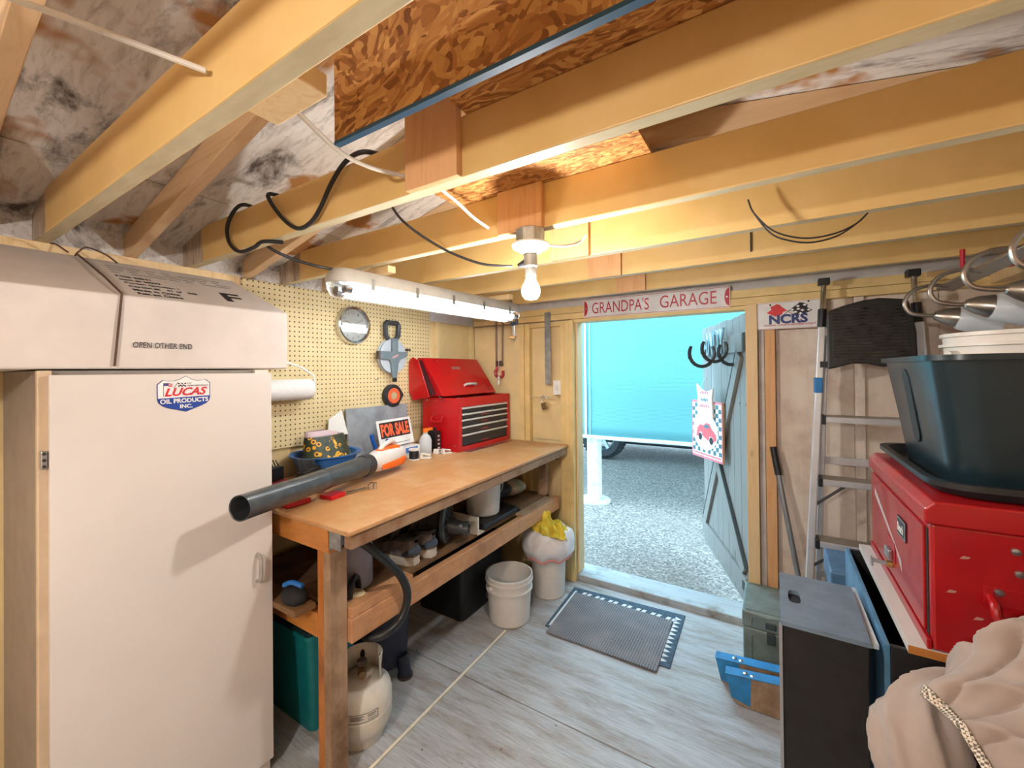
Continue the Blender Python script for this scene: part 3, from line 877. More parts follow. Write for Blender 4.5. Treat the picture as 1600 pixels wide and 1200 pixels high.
for k, (yy, xx, c_) in enumerate(((2.2, -1.80, '#3f7fb5'), (2.28, -1.79, '#e5e3de'), (2.38, -1.80, '#dfe3ea'), (2.5, -1.81, '#4a4c50'), (2.6, -1.82, '#8c8f93'))):
    tag(obj('hand_tool', MB().bar((xx - .09, yy - .03, 1.290 + .012 * (k % 2)), (xx + .04, yy + .03, 1.298 + .012 * (k % 2)), .03, .018), plain(c_, .4, name='tool%d' % k), None, bevel=.004),
        ['blue handled tool in the open red chest', 'white sleeve lying in the open red chest', 'pale grey tool lying in the open red chest', 'dark tool lying in the open red chest', 'grey tool at the far end of the open red chest'][k], 'tool', 'tools in the open chest')
tag(obj('steel_rule', MB().prism([(0, 0), (.50, 0), (.50, .05), (0, .05)], frame((-1.677, 2.15, BZ + .0005), (.02, 1, 0), (-1, .02, 0)), .002), STEEL, None), 'flat steel rule lying along the front of the red tool chest', 'rule')

# ================================================================ leaf blower
bl = thing('leaf_blower', 'orange and white leaf blower with a long black tube across the bench', 'leaf blower', (-1.60, 1.2, BZ))
T0 = Vector((-1.435, .655, 1.072)); T1 = Vector((-1.675, 1.345, 1.050))
ax = (T1 - T0).normalized()
rt = .0415
L_ = (T1 - T0).length
u_ = ax.cross(Vector((0, 0, 1))).normalized(); w_ = u_.cross(ax)
BM = Matrix(((u_.x, w_.x, ax.x, T0.x), (u_.y, w_.y, ax.y, T0.y), (u_.z, w_.z, ax.z, T0.z), (0, 0, 0, 1)))
TUBEG = plain('#3d4246', .38, var=.2, scale=22, coat=.2, name='scuffed_tube')
obj('nozzle_tube', MB().lathe([(rt - .003, .002), (rt, 0), (rt, .40), (rt + .002, .402), (rt + .002, .41), (rt, .412), (rt + .004, L_ - .14), (rt + .004, L_ - .02), (.03, L_ - .02), (rt - .004, .45), (rt - .003, .002)], BM, 32), TUBEG, bl, smooth=True)
obj('nozzle_collar', MB().lathe([(rt + .0045, L_ - .055), (rt + .010, L_ - .05), (rt + .010, L_ - .005), (rt + .004, L_)], BM, 32), plain('#2d3033', .45, name='collar_black'), bl, smooth=True)
def bsec(d, hw, hh, dz=0, dx=0, n=16, e=.55):
    out = []
    for k in range(n):
        a = 2 * PI * k / n
        c_, s_ = math.cos(a), math.sin(a)
        out.append(BM @ Vector((dx + hw * math.copysign(abs(c_) ** e, c_), dz + hh * math.copysign(abs(s_) ** e, s_), L_ + d)))
    return out
def skin(secs):
    mb = MB(); n = len(secs[0]); vs = [p for s_ in secs for p in s_]
    fs = [(i * n + j, i * n + (j + 1) % n, (i + 1) * n + (j + 1) % n, (i + 1) * n + j) for i in range(len(secs) - 1) for j in range(n)]
    fs += [tuple(reversed(range(n))), tuple(range((len(secs) - 1) * n, len(secs) * n))]
    return mb.add(vs, fs)
BW = plain('#dcd7d2', .4, var=.05, name='blower_white'); BO = plain('#ee6a12', .4, var=.05, name='blower_orange')
bb = obj('motor_housing', skin([bsec(-.01, .040, .042, e=1), bsec(.04, .046, .046, e=.8), bsec(.12, .058, .052, .002), bsec(.20, .062, .054, .004), bsec(.27, .058, .050, .002), bsec(.295, .048, .042, 0)]), BW, bl, smooth='all')
obj('orange_cover', skin([bsec(.09, .020, .012, .044), bsec(.14, .036, .016, .046), bsec(.22, .048, .016, .048), bsec(.26, .030, .012, .046)]), BO, bb, smooth='all')
obj('orange_flank', skin([bsec(.05, .006, .012, -.022, .045), bsec(.12, .006, .018, -.022, .057), bsec(.24, .006, .020, -.018, .061), bsec(.27, .004, .010, -.012, .058)]), BO, bb, smooth='all')
obj('battery_clip', skin([bsec(.29, .034, .034), bsec(.31, .032, .032)]), plain('#c9c6c4', .4, name='clip_grey'), bb)
hd = [BM @ Vector(p) for p in ((0, .045, L_ + .265), (0, .075, L_ + .24), (0, .082, L_ + .20), (0, .070, L_ + .13), (0, .045, L_ + .10))]
obj('handle', MB().tube(smoothpts(hd, 5), .013, 10), BW, bb, smooth=True)

# ================================================================ other things on the bench
bs = thing('basin', 'round blue plastic basin with a sunflower bag in it', 'basin', (-2.00, 1.30, BZ))
M = Matrix.Translation((-1.965, 1.31, BZ))
obj('bowl', MB().lathe([(.0001, 0), (.10, 0), (.118, .01), (.155, .105), (.170, .112), (.170, .118), (.152, .115), (.112, .02), (.0001, .012)], M, 40), plain('#2563a8', .35, var=.05, name='basin_blue'), bs, smooth=True)
def sunflower():
    m, nt, b = newmat('sunflower_print')
    v = coords(nt)
    vo = N(nt, 'ShaderNodeTexVoronoi', Scale=38, Randomness=1); nt.links.new(v, vo.inputs['Vector'])
    leaf = ramp(nt, noise_out(nt, v, 40, 5), [(.35, srgb('#1b2420')), (.5, srgb('#39452f')), (.7, srgb('#28362f'))])
    fl = ramp(nt, vo.outputs['Distance'], [(.20, (0, 0, 0)), (.22, (.25, .25, .25)), (.26, (1, 1, 1)), (.46, (1, 1, 1)), (.52, (0, 0, 0))])
    flower = ramp(nt, vo.outputs['Distance'], [(.22, srgb('#3a1f10')), (.27, srgb('#f2b62a')), (.5, srgb('#e89a18'))])
    sel = ramp(nt, vo.outputs['Color'], [(.50, (0, 0, 0)), (.52, (1, 1, 1))])
    inside = ramp(nt, vo.outputs['Distance'], [(.46, (1, 1, 1)), (.5, (0, 0, 0))])
    mm = N(nt, 'ShaderNodeMath', operation='MULTIPLY'); nt.links.new(sel, mm.inputs[0]); nt.links.new(inside, mm.inputs[1])
    c = mix(nt, mm.outputs[0], leaf, flower)
    tc = N(nt, 'ShaderNodeTexCoord'); s = N(nt, 'ShaderNodeSeparateXYZ'); nt.links.new(tc.outputs['Object'], s.inputs[0])
    mr = N(nt, 'ShaderNodeMapRange'); mr.inputs['From Min'].default_value = 1.170; mr.inputs['From Max'].default_value = 1.178
    nt.links.new(s.outputs['Z'], mr.inputs['Value'])
    c = mix(nt, mr.outputs[0], c, srgb('#cdb3b8'))
    nt.links.new(c, b.inputs['Base Color']); b.inputs['Roughness'].default_value = .5
    return m
def bagf(u, v):
    a = 2 * PI * u
    z = 1.0 + .20 * v
    sq = .5 + .5 * v
    rx, ry = .085 * (1 - .75 * v ** 2) + .004, .142 - .035 * v
    w = 1 + .05 * noise.noise(Vector((math.cos(a) * 3, math.sin(a) * 3, v * 5)))
    return (-1.965 + rx * math.cos(a) * w - .03 * v, 1.325 + ry * math.sin(a) * w, z - .03 * v * (math.sin(a) > 0) * math.sin(a))
sb = obj('sunflower_bag', MB().grid(bagf, 40, 14), sunflower(), None, smooth='all')
tag(sb, 'sunflower printed bag standing in the blue basin', 'bag')
tag(obj('paper_sheet', MB().prism([(0, 0), (.11, -.02), (.10, .12), (.02, .08)], frame((-2.06, 1.385, 1.16), (.2, 1, .1), (-.2, 0, 1)), .002), WHITE, None), 'white paper corner sticking up behind the sunflower bag', 'paper')
tag(obj('rag', MB().ball((-1.87, 1.305, BZ + .018), .05, 16, 8, (.8, 1.2, .36)), plain('#e3ded6', .8, bmp=.3, name='rag_white'), None, smooth='all'), 'crumpled white rag in front of the blue basin', 'rag')
tag(obj('foam_block', MB().box(-1.79, -1.74, 1.29, 1.36, BZ, BZ + .07), plain('#d8cfc4', .7, name='foam'), None, bevel=.008), 'cream block between the basin and the black blower tube', 'block')
# drill index cases
for q, (cx, cy, cz, rz) in enumerate(((-1.93, 1.03, BZ, .35), (-1.775, 1.14, BZ, .55))):
    kc = thing('drill_index', ['open drill bit case with black bits beside the cabinet edge', 'second open drill bit case in front of the blue basin'][q], 'drill set', (cx, cy, cz), 'open drill bit cases on the bench')
    KM = Matrix.Translation((cx, cy, cz)) @ Matrix.Rotation(rz, 4, 'Z')
    obj('tray', MB().box(-.06, .06, -.085, .085, 0, .025, KM), plain('#9c2a2c', .45, name='case_red') if q == 0 else plain('#b98f86', .5, name='case_pink'), kc, bevel=.004)
    obj('bit_holder', MB().box(-.055, -.020, -.08, .08, .025, .088, KM), BLACK, kc, bevel=.003)
    for k in range(9):
        yy = -.070 + .0175 * k
        obj('drill_bit', MB().tube([KM @ Vector((-.038, yy, .08)), KM @ Vector((-.045, yy - .014, .150 - .004 * k))], [.0058 - .0003 * k, .0052 - .0003 * k], 6), plain('#55585c', .3, .5, name='bit_black'), kc, smooth=True)
tag(obj('red_case_lid', MB().box(-1.70, -1.60, .90, 1.00, BZ, BZ + .020, None), plain('#c01823', .35, name='case_lid_red'), None, bevel=.004), 'flat red case lid under the blower tube near the cabinet', 'case')
tag(obj('red_tray', MB().prism([(0, 0), (.075, 0), (.075, .07), (0, .07)], frame((-1.545, 1.055, BZ), (-.15, 1, 0), (-1, -.15, 0)), .018), plain('#c9121d', .35, name='tray_red'), None, bevel=.003), 'small red plastic tray poking out under the blower tube', 'tray')
rw = thing('socket_wrench', 'chrome socket wrench lying under the blower tube', 'wrench', (-1.56, 1.22, BZ))
obj('handle', MB().cyl((-1.565, 1.14, BZ + .008), (-1.55, 1.23, BZ + .009), .006, n=8), CHROME, rw, smooth=True)
for k, (a, b_) in enumerate(((-1.545, 1.245), (-1.55, 1.262), (-1.528, 1.262), (-1.535, 1.245))):
    obj('socket', MB().cyl((a, b_, BZ), (a, b_, BZ + .022 + .003 * k), .009, n=10), CHROME, rw, smooth=True)
# leaning slab and FOR SALE sign
tag(obj('grey_slab', MB().prism([(0, 0), (.47, 0), (.47, .318), (0, .318)], frame((-2.062, 1.515, BZ), (0, 1, 0), (-.10, 0, 1)), .012), plain('#9aa0a6', .5, .15, var=.14, scale=9, bmp=.4, name='slab_grey'), None, bevel=.002), 'smeared grey metal slab leaning on the pegboard behind the sale sign', 'panel')
fs = thing('for_sale_sign', 'black and orange FOR SALE sign with a white border leaning on the grey slab', 'sign', (-1.97, 1.80, BZ + .075))
sM = frame((-1.955, 1.655, BZ + .075), (0, 1, .02), (-.22, -.02, 1))
obj('board', MB().box(0, .27, 0, .165, -.002, 0, sM), plain('#e9e9e6', .4, name='sign_white'), fs)
obj('panel', MB().box(.018, .252, .055, .150, 0, .0006, sM), plain('#1b1719', .4, name='sign_black'), fs)
text('FOR SALE', sM @ Matrix.Translation((.026, .064, .0007)), .218, .077, plain('#ff6a3a', .4, var=.02, name='sign_orange'), fs, bold=.045)
obj('price_rule', MB().box(.03, .24, .015, .018, 0, .0004, sM), INK, fs)
wc = thing('white_carton', 'white box with a blue stripe under the sale sign', 'box', (-1.94, 1.80, BZ))
obj('carton', MB().box(-1.99, -1.90, 1.66, 1.93, BZ, BZ + .068), WHITE, wc, bevel=.003)
obj('stripe', MB().box(-1.8995, -1.899, 1.70, 1.90, BZ + .030, BZ + .062), plain('#2f7fd0', .4, name='stripe_blue'), wc)
pl_ = thing('pliers', 'pair of pliers with blue grips standing in front of the grey slab', 'pliers', (-1.93, 1.62, BZ))
for s_, pts in ((0, [(-1.93, 1.625, 1.0), (-1.93, 1.600, 1.06), (-1.93, 1.580, 1.11), (-1.93, 1.570, 1.145)]), (1, [(-1.93, 1.625, 1.0), (-1.93, 1.655, 1.05), (-1.93, 1.680, 1.085), (-1.93, 1.69, 1.10)])):
    obj('grip', MB().tube(smoothpts(pts, 4), [.012] * 13, 8), plain('#1257b0', .35, name='grip_blue'), pl_, smooth=True)
obj('jaw', MB().bar((-1.93, 1.622, 1.0), (-1.93, 1.63, BZ), .02, .014), STEEL, pl_, bevel=.003)
sp_ = thing('thread_spool', 'white spool wound with black cord beside the sale sign', 'spool', (-1.83, 1.80, BZ))
M = Matrix.Translation((-1.83, 1.80, BZ))
obj('flange', MB().lathe([(.001, 0), (.032, 0), (.032, .006), (.024, .008), (.001, .008)], M, 24), WHITE, sp_, smooth=True)
obj('cord', MB().lathe([(.026, .008)] + [(.028 + .001 * (k % 2), .009 + .003 * k) for k in range(15)] + [(.026, .055)], M, 24), BLACK, sp_, smooth=True)
obj('flange', MB().lathe([(.024, .055), (.032, .057), (.032, .066), (.012, .066), (.012, .06)], M, 24), WHITE, sp_, smooth=True)
bt = thing('spray_bottle', 'clear plastic bottle with an orange cap in front of the red chest', 'bottle', (-1.885, 1.955, BZ))
M = Matrix.Translation((-1.885, 1.955, BZ))
obj('bottle_body', MB().lathe([(.001, 0), (.036, 0), (.039, .006), (.039, .09), (.030, .115), (.014, .13), (.014, .145)], M, 24), plain('#cdd3d6', .25, sss=.4, var=.04, name='cloudy_plastic'), bt, smooth=True)
obj('cap', MB().lathe([(.016, .14), (.016, .165), (.001, .167)], M, 16).box(-.012, .012, 0, .055, .150, .166, M), plain('#f07a1e', .4, name='cap_orange'), bt, smooth=True)
cn = thing('black_carton', 'narrow black box printed in white leaning on the red chest', 'box', (-1.905, 2.06, BZ))
obj('box', MB().box(-1.94, -1.87, 2.03, 2.085, BZ, BZ + .135), BLACK, cn, bevel=.003)
obj('cap', MB().cyl((-1.915, 2.055, BZ + .135), (-1.915, 2.055, BZ + .155), .022, n=20), BLACK, cn, smooth=True)
for k in range(4):
    obj('print_mark', MB().box(-1.8698, -1.869, 2.052, 2.072, BZ + .02 + .026 * k, BZ + .032 + .026 * k), plain('#cfc6c6', .6, name='print_white'), cn)
def clip_part(n_, label, x, y, rz):
    t_ = thing('plastic_clip', label, 'clip', (x, y, BZ), 'white plastic clips on the bench')
    M_ = Matrix.Translation((x, y, BZ)) @ Matrix.Rotation(rz, 4, 'Z')
    obj('base', MB().box(-.03, .03, -.018, .018, 0, .008, M_).box(-.03, -.018, -.018, .018, .008, .03, M_), WHITE, t_, bevel=.002)
    obj('arm', MB().bar(M_ @ Vector((-.024, 0, .03)), M_ @ Vector((.028, 0, .018)), .03, .006), WHITE, t_, bevel=.002)
clip_part(0, 'white plastic clip nearest the spool of cord', -1.80, 1.87, .5)
clip_part(1, 'white plastic clip leaning up against the black box', -1.84, 2.02, 1.9)
clip_part(2, 'flat white plastic clip by the chest corner', -1.79, 2.045, 1.2)

# ================================================================ on the pegboard and in the corner
WX = XL + .0168
ck = thing('wall_clock', 'round chrome rimmed wall clock on the pegboard', 'clock', (WX, 1.575, 1.775))
CM = Wf(1.577, 1.776, WX)
rc = .112
obj('clock_rim', MB().lathe([(rc - .012, 0), (rc, .002), (rc, .028), (rc - .004, .036), (rc - .012, .038), (rc - .018, .030), (rc - .018, .01)], CM, 48, cap=False), CHROME, ck, smooth=True)
obj('dial', MB().lathe([(.0001, .012), (rc - .017, .012), (rc - .017, .008), (.0001, .008)], CM, 48), plain('#d5d8d2', .25, var=.02, name='dial'), ck)
for k in range(12):
    a = PI / 2 - 2 * PI * (k + 1) / 12
    n_ = str(k + 1); w_ = .011 * len(n_)
    text(n_, CM @ Matrix.Translation((.076 * math.cos(a) - w_ / 2, .076 * math.sin(a) - .008, .0125)), w_, .016, plain('#8d9290', .5, name='numeral'), ck, name='numeral')
for a, l_ in ((R(155), .055), (R(28), .075)):
    obj('hand', MB().bar(CM @ Vector((0, 0, .016)), CM @ Vector((l_ * math.cos(a), l_ * math.sin(a), .016)), .004, .002, CM.to_3x3() @ Vector((0, 0, 1))), plain('#9b9a86', .4, name='hand'), ck)
obj('clock_glass', MB().lathe([(.0001, .031), (rc - .016, .031), (rc - .016, .029), (.0001, .029)], CM, 48), glass((1, 1, 1), .02, 1.45, 'clock_glass'), ck)
# long tape reel
tr = thing('tape_reel', 'grey open reel measuring tape with a handle hung on the pegboard', 'tape measure', (WX, 1.86, 1.60))
TM = Wf(1.86, 1.60, WX)
obj('reel_disc', MB().lathe([(.001, .010), (.110, .010), (.110, .014), (.100, .018), (.100, .034), (.110, .038), (.110, .042), (.001, .042)], TM, 40), plain('#bcc4cd', .4, name='reel_pale'), tr, smooth=True)
cross = [(-.022, .115), (-.022, .03), (-.115, .03), (-.118, -.020), (-.045, -.026), (-.032, -.05), (-.022, -.135), (.0, -.150), (.016, -.14), (.028, -.05), (.045, -.022), (.105, .0), (.112, .030), (.028, .03), (.028, .115)]
obj('reel_frame', MB().prism(cross, up(TM, .043), .014), plain('#6d7c84', .45, name='reel_grey'), tr, bevel=.003)
obj('reel_label', MB().prism([(-.022, -.018), (.026, 0), (.026, .014), (-.022, -.004)], up(TM, .0572), .0005), plain('#c79aa2', .4, name='reel_badge'), tr)
hw_ = [(-.03, .11), (-.05, .13), (-.055, .20), (-.045, .215), (.045, .215), (.055, .20), (.05, .13), (.03, .11)]
obj('reel_handle', MB().tube([TM @ Vector((x, y, .03)) for x, y in hw_], .016, 8), plain('#3c4145', .5, name='handle_dark'), tr, smooth=True)
obj('crank', MB().box(-.13, -.105, -.02, .03, .03, .055, TM).box(.09, .12, .036, .052, .05, .075, TM), plain('#54463c', .5, name='crank_dark'), tr, bevel=.003)
obj('hook_tip', MB().box(-.012, .014, -.165, -.138, .04, .058, TM), BLACK, tr, bevel=.003)
# short tape measure
tm2 = thing('tape_measure', 'black teardrop tape measure with an orange ring on the pegboard', 'tape measure', (WX, 1.865, 1.345))
QM = Wf(1.868, 1.345, WX)
tear = [(.074 * math.cos(R(a)), .074 * math.sin(R(a))) for a in range(40, 281, 12)] + [(.04, -.066), (.080, -.012), (.088, .0), (.082, .012)]
obj('case', MB().prism(tear, up(QM, .001), .032), plain('#26282c', .5, name='case_black'), tm2, bevel=.006)
obj('ring', MB().lathe([(.024, .034), (.027, .040), (.046, .040), (.050, .034)], QM, 32, cap=False), plain('#e8693f', .4, name='ring_orange'), tm2, smooth=True)
obj('hub', MB().lathe([(.0001, .0335), (.024, .0335), (.024, .036), (.012, .037), (.0001, .036)], QM, 24), plain('#b9ac86', .5, name='hub'), tm2, smooth=True)
hk = thing('peg_hook', 'small black peg hook in the board left of the red lid', 'hook', (WX, 2.04, 1.42))
obj('socket', MB().box(WX, WX + .02, 2.03, 2.06, 1.40, 1.43), BLACK, hk, bevel=.004)
obj('prong', MB().tube([(WX + .01, 2.045, 1.42), (WX + .04, 2.045, 1.42), (WX + .045, 2.045, 1.435)], .004, 6), STEEL, hk, smooth=True)
tag(obj('peg_hook', MB().tube([(WX - .002, 1.745, 1.452), (WX + .03, 1.745, 1.452), (WX + .035, 1.745, 1.465)], .003, 6), STEEL, None, smooth=True), 'tiny bare peg hook below the clock', 'hook')
# paper towel
pt = thing('paper_towel_holder', 'white wire paper towel holder with a roll beside the cabinet', 'towel holder', (-2.03, 1.05, 1.36))
PX = -2.035
obj('towel_roll', MB().lathe([(.018, 0), (.052, 0), (.052, .004)] + [(.053, .28)] + [(.050, .284), (.018, .284)], frame((PX, .985, 1.415), (1, 0, 0), (0, 0, -1)), 32), plain('#eceae8', .85, var=.03, scale=60, bmp=.8, name='towel_paper'), pt, smooth=True)
arm = smoothpts([(WX, .93, 1.53), (PX, 1.0, 1.555), (PX, 1.10, 1.556), (PX, 1.20, 1.535), (PX, 1.265, 1.50), (PX, 1.29, 1.478), (PX, 1.293, 1.42)], 6)
obj('wire_arm', MB().tube(arm, .0055, 8), WHITE, pt, smooth=True)
obj('wire_core', MB().cyl((PX, .97, 1.415), (PX, 1.293, 1.415), .006, n=10), WHITE, pt, smooth=True)
# cutters, clamp, pull cord, rule, switch and padlock by the door
bc = thing('pipe_cutter', 'old cutter with a red jaw hanging in the corner above the red chest', 'cutter', (-1.83, 2.735, 1.87))
for xa, xb in ((-1.86, -1.862), (-1.80, -1.805)):
    obj('strap', MB().bar((xa, 2.735, 1.90), (xb, 2.735, 1.56), .016, .006, (0, 1, 0)), plain('#9c8577', .45, .5, name='rusty_strap'), bc, bevel=.001)
obj('jaw_block', MB().box(-1.862, -1.803, 2.72, 2.748, 1.535, 1.578), plain('#5d5048', .5, .5, name='iron'), bc, bevel=.004)
obj('hook_jaw', MB().tube(smoothpts([(-1.835, 2.734, 1.555), (-1.855, 2.734, 1.535), (-1.852, 2.734, 1.515), (-1.870, 2.734, 1.495), (-1.868, 2.734, 1.465), (-1.835, 2.734, 1.448), (-1.803, 2.734, 1.46), (-1.800, 2.734, 1.50)], 5), .0125, 8), plain('#a8323a', .4, name='jaw_red'), bc, smooth=True)
pc = thing('pull_cord', 'white pull cord with a small white toggle hanging beside the red chest', 'cord', (-1.835, 2.70, 1.85))
obj('cord', MB().cyl((-1.822, 2.712, 1.86), (-1.826, 2.712, 1.455), .0022, n=6), WHITE, pc, smooth=True)
obj('toggle', MB().lathe([(.0001, 0), (.010, 0), (.011, .03), (.006, .04), (.012, .045), (.012, .055), (.004, .065)], Matrix.Translation((-1.826, 2.712, 1.39)), 14), WHITE, pc, smooth=True)
fc = thing('bar_clamp', 'dark bar clamp with a blue jaw hung by the end of the fixture', 'clamp', (-1.50, 2.42, 1.95))
obj('bar', MB().bar((-1.50, 2.385, 1.985), (-1.475, 2.385, 1.70), .018, .006, (0, 1, 0)), STEEL, fc, bevel=.001)
obj('jaw', MB().prism([(0, 0), (.05, .01), (.055, .05), (.05, .12), (.03, .15), (.02, .14), (.03, .10), (.02, .05), (0, .04)], Ff(-1.50, 1.80, 2.392), .02), plain('#2c3f55', .4, name='jaw_navy'), fc, bevel=.003)
obj('grip', MB().bar((-1.545, 2.385, 1.89), (-1.53, 2.385, 1.955), .024, .024), BLACK, fc, bevel=.006)
obj('swivel', MB().box(-1.515, -1.465, 2.375, 2.395, 1.715, 1.735), plain('#b98a5a', .5, name='pad_tan'), fc, bevel=.003)
tag(obj('galvanised_rule', MB().box(-1.423, -1.375, 2.724, 2.727, 1.395, 1.925).box(-1.41, -1.39, 2.727, 2.742, 1.90, 1.92), GALV, None), 'long galvanised straightedge hanging left of the doorway', 'straightedge')
sw_ = thing('light_switch', 'white wall switch box between the straightedge and the doorway', 'switch', (-1.335, 2.75, 1.38))
obj('switch_box', MB().box(-1.362, -1.308, 2.745, 2.789, 1.325, 1.42), WHITE, sw_, bevel=.003)
obj('cover_plate', MB().box(-1.366, -1.304, 2.739, 2.745, 1.32, 1.425), WHITE, sw_, bevel=.002)
obj('rocker', MB().box(-1.344, -1.326, 2.735, 2.739, 1.352, 1.392), plain('#dcdad6', .4, name='rocker'), sw_, bevel=.002)
hb = thing('hook_bar', 'thin pale bar nailed across the yellow recess holding a padlock', 'bar', (-1.43, 2.74, 1.3))
obj('bar', MB().box(-1.56, -1.31, 2.728, 2.733, 1.296, 1.306).box(-1.5595, -1.54, 2.733, 2.7475, 1.298, 1.304), plain('#c9b58c', .5, name='bar_tan'), hb)
pk = thing('padlock', 'small brass padlock hung on the thin bar beside the switch', 'padlock', (-1.43, 2.724, 1.24))
obj('shackle', MB().tube(smoothpts([(-1.452, 2.722, 1.262), (-1.455, 2.722, 1.295), (-1.44, 2.720, 1.312), (-1.42, 2.722, 1.308), (-1.412, 2.722, 1.288)], 5), .0035, 8), STEEL, pk, smooth=True)
obj('lock_body', MB().box(-1.452, -1.408, 2.712, 2.730, 1.212, 1.262, Matrix.Translation((-1.43, 0, 1.24)) @ Matrix.Rotation(R(-18), 4, 'Y') @ Matrix.Translation((1.43, 0, -1.24))), plain('#8a7550', .35, .7, name='old_brass'), pk, bevel=.004)

# ================================================================ under the bench
SZ = .6165
def bucket(name, label, x, y, z, rb, rt_, h, rings, cat='bucket', group=None, handle=None, m=None):
    t_ = thing(name, label, cat, (x, y, z), group)
    M_ = Matrix.Translation((x, y, z))
    pr = [(.0001, 0), (rb - .006, 0), (rb, .006)]
    for zz in rings:
        r_ = rb + (rt_ - rb) * zz / h
        pr += [(r_, zz - .006), (r_ + .010, zz - .005), (r_ + .010, zz + .003), (r_, zz + .004)]
    pr += [(rt_, h - .012), (rt_ + .006, h - .010), (rt_ + .006, h), (rt_ - .003, h), (rt_ - .004, h - .008), (rb - .004, .008), (.0001, .006)]
    m_ = m or plain('#dcd7d0', .42, var=.03, sss=.0, name='bucket_white')
    obj('pail', MB().lathe(pr, M_, 48), m_, t_, smooth=True)
    if handle:
        a, swing, zz = handle
        r_ = rt_ + .016
        d1 = Vector((math.cos(a), math.sin(a), 0)); d2 = Vector((-math.sin(a), math.cos(a), 0))
        c_ = Vector((x, y, z + zz))
        pts = []
        for k in range(21):
            q = PI * k / 20
            pts.append(c_ + d1 * (r_ * math.cos(q)) + (d2 * math.cos(swing) + Vector((0, 0, 1)) * math.sin(swing)) * (r_ * 1.05 * math.sin(q)))
        obj('handle', MB().tube(pts, .0026, 6), STEEL, t_, smooth=True)
        for s_ in (-1, 1):
            e = c_ + d1 * s_ * (rt_ + .004)
            obj('ear', MB().cyl(e - d1 * s_ * .012, e + d1 * s_ * .014, .014, n=12), m_, t_, smooth=True)
    return t_
bucket('bucket', 'empty open white bucket standing alone on the floor', -1.375, 2.135, 0, .122, .137, .275, (.195, .245), handle=(R(70), R(-52), .215))
bucket('bucket', 'white pail on the bench shelf under the far end of the top', -1.49, 2.03, SZ + .034, .098, .112, .235, (.185, .21), handle=(R(10), R(-60), .195))
tag(obj('black_tray', MB().box(-1.66, -1.36, 1.86, 2.22, SZ, SZ + .032), BLACK, None, bevel=.008), 'flat black tray under the white pail on the shelf', 'tray')
# waste bin with a liner
wbk = bucket('waste_bin', 'white bin lined with a bulging white bag next to the doorway', -1.302, 2.515, 0, .108, .118, .37, (), cat='bin')
wrap = plain('#e8e6e8', .3, var=.03, scale=20, sss=.25, name='bag_film')
def bagliner(u, v):
    a = 2 * PI * u
    n_ = noise.noise(Vector((math.cos(a) * 2.2, math.sin(a) * 2.2, v * 4)))
    n2 = noise.noise(Vector((math.cos(a) * 7, math.sin(a) * 7, v * 6)))
    if v < .72:
        s = v / .72
        r_ = .122 + .058 * math.sin(PI * min(1, s * 1.0)) ** .7
        z = .225 + .215 * s + .03 * math.sin(a + 2.3) * (1 - s)
    else:
        s = (v - .72) / .28
        r_ = .124 - .03 * s
        z = .45 - .10 * s
    return (-1.302 + (r_ + .010 * n_ + .006 * n2) * math.cos(a), 2.515 + (r_ * .98 + .010 * n_ + .006 * n2) * math.sin(a), z + .025 * n_)
obj('bag_liner', MB().grid(bagliner, 72, 28), wrap, wbk, smooth='all', label='translucent white bag with red drawstring')
obj('drawstring', MB().tube([Vector(bagliner(k / 60, .06)) + Vector((math.cos(2 * PI * k / 60), math.sin(2 * PI * k / 60), 0)) * .003 for k in range(61)], .009, 6), plain('#d9938c', .4, name='drawstring_red'), wbk, smooth=True)
def clothf(u, v):
    a = 2 * PI * u
    rr_ = .145 * v ** .8
    n_ = noise.noise(Vector((math.cos(a) * 2.4, math.sin(a) * 2.4, v * 3 + 1.7))); n2 = noise.noise(Vector((math.cos(a) * 6, math.sin(a) * 6, v * 9)))
    x = -1.275 + rr_ * math.cos(a) * (1.0 + .3 * n_); y = 2.50 + rr_ * math.sin(a) * (.8 + .3 * n_)
    z = .500 - .085 * v ** 2 + .035 * n_ + .020 * n2 + .03 * math.cos(a + 2.4)
    return (x, y, z)
tag(obj('yellow_rag', MB().grid(clothf, 110, 30), plain('#d9bf3c', .8, var=.14, scale=10, name='rag_yellow'), None, smooth='all', solid=.004), 'crumpled yellow cloth on top of the lined white bin', 'rag')

# shelf contents
pm = thing('pump', 'black electric pump with a round ribbed impeller cover on the shelf', 'pump', (-1.49, 1.50, SZ))
pa = Vector((.90, .43, 0)).normalized()            # motor axis
pu = pa.cross(Vector((0, 0, 1))).normalized()
pc_ = Vector((-1.415, 1.615, SZ + .122))
PMx = Matrix(((pu.x, 0, pa.x, pc_.x), (pu.y, 0, pa.y, pc_.y), (0, 1, 0, pc_.z), (0, 0, 0, 1)))
PK = plain('#3a3a3c', .35, var=.2, name='pump_black')
obj('motor', MB().lathe([(.001, -.30), (.055, -.30), (.068, -.28), (.068, -.12), (.062, -.115), (.062, -.09), (.070, -.085), (.070, -.03), (.05, -.02)], PMx, 32), PK, pm, smooth=True)
obj('motor_label', MB().box(-.03, .01, .060, .066, -.25, -.16, PMx), plain('#6b6148', .5, name='pump_label'), pm)
obj('motor_foot', MB().box(-.06, .06, -.115, -.06, -.22, -.16, PMx), PK, pm, bevel=.004)
im = obj('impeller_cover', MB().lathe([(.05, -.03), (.095, -.02), (.105, -.01), (.105, .006), (.085, .012), (.080, .004), (.03, .004), (.001, .004)], PMx, 40), plain('#3a3f44', .35, var=.1, name='cover_grey'), pm, smooth=True)
